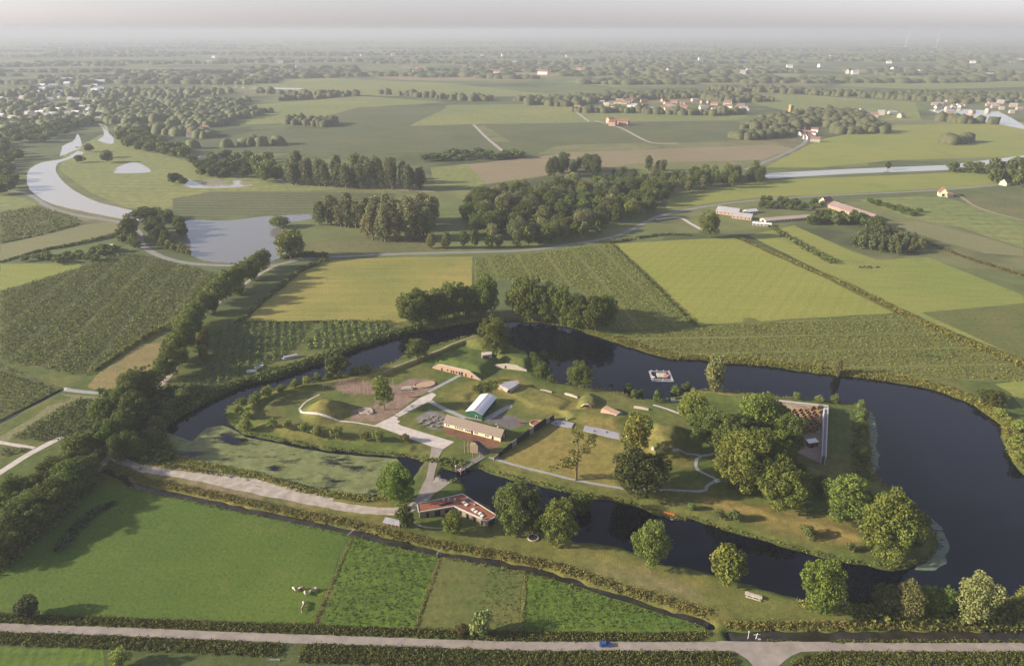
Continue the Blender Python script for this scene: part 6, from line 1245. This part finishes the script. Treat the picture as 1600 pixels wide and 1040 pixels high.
tufts('bank_shrubs', spots_poly([(1340,640),(1352,645),(1358,700),(1358,735),(1375,760),(1335,745),(1330,700)], .5, 28), 1.5, 1.9, 6, G_VERGE, 28, 'shaded scrub along the foot of the east rampart')
tufts('bank_shrubs', land(spots_poly([(1330,945),(1400,950),(1540,950),(1680,930),(1680,985),(1330,978)], .6, 29)), 1.6, 2.0, 6, G_VERGE, 29, 'scrub between the moat and the canal at the lower right')
tufts('bank_shrubs', land(spots_poly([(735,608),(758,598),(790,594),(775,606),(745,622)], .8, 30)), 1.2, 1.4, 6, G_VERGE, 30, 'dark scrub on the mound behind the green shed')
tufts('rough_grass', land(spots_poly([(120,765),(165,750),(60,850),(0,900),(-40,920),(-40,880)], .35, 31)), 1.4, 1.2, 5, G_VERGE, 31, 'rough grass beside the lower left lane')
sh_ = spots_line(UL([(180,785),(150,800),(120,825),(95,858)]), 3.5, 1.5, 32); tufts('field_scrub', sh_, 1.5, 1.6, 6, leaf_mat('grey_scrub', (.085, .115, .05), .35), 32, 'grey-green scrub patch along the wet strip in the left pasture')
# hedges are things
def hedge(px, w, h, label, mat, seed, dens=1.6, size=1.1, grp=None):
    o = tufts('hedge', spots_line(UL(px), w, dens, seed), size, h, 8, mat, seed, label, kind=None); o['category'] = 'hedge'; 
    if grp: o['group'] = grp
    return o
G_HEDGE = leaf_mat('hedge_leaf', (.12, .14, .04), .35)
hedge([(145,581),(180,557),(210,538),(240,520),(272,508)], 2.6, 2.9, 'bright clipped hedge curving between the dark crop and the dry triangle', leaf_mat('bright_hedge', (.2, .22, .05), .3), 41)
hedge([(1152,371),(1230,405),(1320,445),(1400,486),(1500,532),(1600,572),(1660,596)], 3.0, 2.4, 'long yellow-green hedge running down the right meadow', leaf_mat('yellow_hedge', (.25, .24, .05), .35), 42, 1.2, 1.3)
hedge([(0,410),(60,393),(120,382),(187,367)], 3, 2.4, 'dark hedge along the lower edge of the pale left strip', G_HEDGE, 43, .9, 1.5)
hedge([(0,380),(60,368),(125,350)], 2, 1.6, 'thin dark hedge above the pale left strip', G_HEDGE, 44, .8, 1.4)
hedge([(370,505),(400,480),(440,448),(470,422),(510,408)], 3, 2.6, 'dark hedge along the left side of the hay meadow', G_HEDGE, 45, .9, 1.5)
hedge([(385,503),(440,504),(500,503),(610,503)], 1.6, 1.4, 'low dark hedge between hay meadow and nursery', G_HEDGE, 46, 1.1, 1.0)
hedge([(958,382),(1010,432),(1085,508)], 1.6, 1.2, 'low dark growth in the ditch between dark crop and bright meadow', G_HEDGE, 47, .7, 1.4)
hedge([(1440,375),(1500,400),(1600,432)], 3, 1.6, 'thin reddish hedge below the upper right fields', leaf_mat('red_hedge', (.13, .10, .04), .3), 48, .5, 1.6)
hedge([(1200,352),(1240,378),(1300,412)], 5, 3, 'shrubby hedge along the upper end of the right meadow', G_HEDGE, 49, .35, 2.2)
hedge([(440,404),(480,398),(510,403)], 5, 3.5, 'shrubs below the dike road at the head of the hay meadow', G_HEDGE, 50, .5, 2)
hedge([(1080,368),(1040,366),(1000,372),(950,380)], 4, 2, 'scrub along the head of the bright meadow', G_HEDGE, 51, .35, 1.8)
# unmown strips on the pasture divides
for i, (pa, pb) in enumerate((((552, 838), (490, 975)), ((690, 868), (647, 984)), ((822, 893), (815, 988)))):
    tufts('rough_grass', spots_line(UL([pa, pb]), .9, 4.5, 60 + i), .45, .4, 5, G_REED, 60 + i, 'pale unmown grass along a pasture divide')
tufts('rough_grass', spots_poly([(553,842),(620,856),(684,870),(644,980),(500,973)], .9, 64), .5, .3, 3, leaf_mat('coarse_grass', (.085, .13, .022), .35), 64, 'coarse tufts in the middle pastures')
tufts('rough_grass', spots_poly([(828,898),(870,908),(950,936),(1030,960),(1090,976),(1095,984),(820,984)], .9, 65), .5, .3, 3, leaf_mat('coarse_grass', (.085, .13, .022), .35), 65, 'coarse tufts in the right pasture')
tufts('rough_grass', spots_poly([(765,884),(816,894),(810,984),(735,984)], .6, 66), .5, .3, 3, leaf_mat('coarse_grass', (.085, .13, .022), .35), 66, 'coarse tufts in the narrow pasture')
# crops
tufts('crop', spots_poly(ORCH_A, 0, 71, rows=(3.2, 1.7), rot=R(100), jit=.4, tram=9, gaps=.14), 1.25, 1.9, 6, G_CROP, 71, 'dark tall crop filling the large left field')
tufts('crop', spots_poly([(0,569),(95,606),(50,629),(0,651),(-40,655),(-40,560)], 0, 72, rows=(2.6, 1.6), rot=R(70), jit=.4), 1.0, 1.3, 5, G_CROP, 72, 'dark row crop beside the left ditch')
tufts('crop', spots_poly(ORCH_B, 0, 73, rows=(3.0, 1.3), rot=R(52), jit=.3), 1.1, 2.0, 8, leaf_mat('young_tree_leaf', (.11, .13, .04), .4), 73, 'young fruit trees in rows near the concrete cross paths')
tufts('crop', spots_poly([(0,701),(48,699),(20,711),(0,720)], 0, 74, rows=(3.0, 1.3), rot=R(52), jit=.3), 1.1, 1.6, 7, G_CROP, 74, 'few young fruit trees left of the concrete path')
ra = math.atan2(U(348, 508)[1] - U(298, 600)[1], U(348, 508)[0] - U(298, 600)[0])
tufts('nursery_rows', spots_poly(NURS_A, 0, 75, rows=(5.4, .8), rot=ra + .12, jit=.2), 1.2, 2.0, 7, G_CROPD, 75, 'dark green nursery shrubs in slanting rows')
tufts('nursery_rows', spots_poly(NURS_B, 0, 76, rows=(5.4, .9), rot=ra + .12, jit=.2), 1.4, 2.4, 7, leaf_mat('nursery_leaf_pale', (.16, .2, .06), .4), 76, 'paler nursery shrubs in slanting rows')
tufts('crop', spots_poly(MAIZE_E, 0, 77, rows=(2.6, 2.0), rot=R(3), jit=.6, tram=10, gaps=.14), 1.0, .8, 5, G_PALE, 77, 'brownish-green crop across the moat')
tufts('crop', spots_poly(MAIZE_B, 0, 78, rows=(3.2, 2.0), rot=R(100), jit=.5, tram=9, gaps=.14), 1.2, .9, 5, G_PALE, 78, 'brownish-green crop left of the bright meadow')
tufts('crop', spots_poly([(0,332),(62,322),(130,345),(118,350),(0,380)], 0, 79, rows=(6, 4), rot=R(5), jit=1), 2.4, 2, 4, G_CROP, 79, 'dark crop at the far left')
# far woods and tree belts that read as masses
def far_wood(name, segs, label, seed, mat, kinds=((8, 11),)):
    r = np.random.default_rng(seed); b = 0.0; Vs = []; Fs = []; base = 0
    T = np.array([(0, 0, 1), (1, 0, 0), (.31, .95, 0), (-.81, .59, 0), (-.81, -.59, 0), (.31, -.95, 0), (.75, .5, .62), (-.3, .85, .6), (-.9, 0, .6), (-.3, -.85, .6), (.75, -.5, .62)], float)
    FT = np.array([(0,6,7),(0,7,8),(0,8,9),(0,9,10),(0,10,6),(6,1,2),(6,2,7),(7,2,3),(7,3,8),(8,3,4),(8,4,9),(9,4,5),(9,5,10),(10,5,1),(10,1,6)])
    P = np.concatenate(segs); n = len(P); w = r.uniform(.6, 1.25, n); a = r.uniform(0, 6.28, n); J = 1 + r.normal(0, .16, (n, 11, 3)); K = T[None] * J; sx, sh = kinds[0]
    K = K * np.stack([w * sx, w * sx, w * sh * r.uniform(.8, 1.3, n)], 1)[:, None]; c, s = np.cos(a)[:, None], np.sin(a)[:, None]; x = K[..., 0] * c - K[..., 1] * s + P[:, 0:1]; y = K[..., 0] * s + K[..., 1] * c + P[:, 1:2]
    z = K[..., 2] + sh * .35; z = np.where(T[None, :, 2] < .1, 0.0, z); V = np.stack([x, y, z], -1).reshape(-1, 3); F = (FT[None] + np.arange(n)[:, None, None] * 11).reshape(-1, 3)
    o = link(bpy.data.objects.new(name, mesh_np(name, V, F, mat))); o.color = (1, 1, 1, 1); return tag(o, label, None, None, 'stuff')
def belt(px, w, gap, seed):
    L = UL(px); T = sum(math.dist(a, b) for a, b in zip(L[:-1], L[1:])); return spots_line(L, w, 1.0 / (gap * gap), seed)
G_FAR = leaf_mat('far_leaf', (.14, .155, .075), .4)
seg = [belt([(860,166),(900,158),(1000,152),(1100,150),(1180,160)], 160, 17, 1), belt([(890,175),(1000,176),(1100,180),(1165,178)], 40, 16, 2), belt([(740,157),(770,156)], 60, 16, 3), belt([(805,158),(845,157)], 60, 16, 4), belt([(600,147),(740,158)], 30, 18, 5), belt([(1110,140),(1200,143),(1300,148),(1440,155)], 120, 20, 6), belt([(1440,158),(1500,150),(1600,160)], 260, 22, 7), belt([(1140,215),(1180,216),(1240,210)], 50, 13, 8), belt([(1190,205),(1240,190),(1310,178),(1330,200)], 110, 15, 9), belt([(1290,205),(1340,208),(1380,205)], 60, 14, 10), belt([(1480,225),(1516,222)], 25, 12, 11), belt([(1470,190),(1560,194)], 40, 15, 12), belt([(450,192),(520,196)], 60, 14, 13), belt([(400,145),(470,148),(560,150)], 40, 18, 14), belt([(440,158),(540,150)], 30, 18, 141)]
far_wood('far_wood', seg, 'bluish tree belts round the distant villages', 81, G_FAR, ((12, 12),))
seg = [belt([(160,182),(240,178),(300,185),(385,186)], 330, 19, 15), belt([(210,168),(300,164),(380,163)], 240, 23, 16), belt([(0,205),(60,195),(130,190)], 200, 22, 17), belt([(0,170),(80,166),(170,170)], 420, 33, 18), belt([(0,148),(150,146),(340,149)], 300, 36, 19), belt([(60,128),(200,126),(420,130)], 260, 40, 191), belt([(190,205),(260,205),(330,215)], 60, 16, 20), belt([(290,232),(440,226)], 12, 14, 21)]
far_wood('far_wood', seg, 'hazy woods and gardens on the left of the river', 82, G_FAR, ((13, 12),))
seg = []; rr = np.random.default_rng(5)
for k in range(190):
    py = 56 + 76 * rr.random() ** 1.25; px = rr.uniform(-100, 1700); w = rr.uniform(60, 330) * (1.2 if py < 90 else .8); d = U(800, py)[1]; g = max(20, d / 110)
    seg.append(belt([(px, py), (px + w / 2, py + rr.uniform(-1.2, 1.2)), (px + w, py + rr.uniform(-1.5, 1.5))], rr.uniform(.006, .028) * d, g * .8, 100 + k))
far_wood('far_wood', seg, 'tree belts and woods fading into the haze', 83, G_FAR, ((30, 13),))
# ------------------------------------------------------------------ the air
hm = bpy.data.materials.new('air'); hm.use_nodes = True; ht = hm.node_tree; ht.nodes.clear()
ho = ht.nodes.new('ShaderNodeOutputMaterial'); pv = ht.nodes.new('ShaderNodeVolumePrincipled'); ht.links.new(pv.outputs[0], ho.inputs['Volume'])
pv.inputs['Color'].default_value = (.515, .55, .615, 1); pv.inputs['Density'].default_value = .000132; pv.inputs['Anisotropy'].default_value = .08
mb = MB(); mb.box((0, 19500, 115.5), (84800, 43400, 239), hm); hb = mb.build('haze'); tag(hb, 'thin morning haze lying over the whole country', None, None, 'stuff')
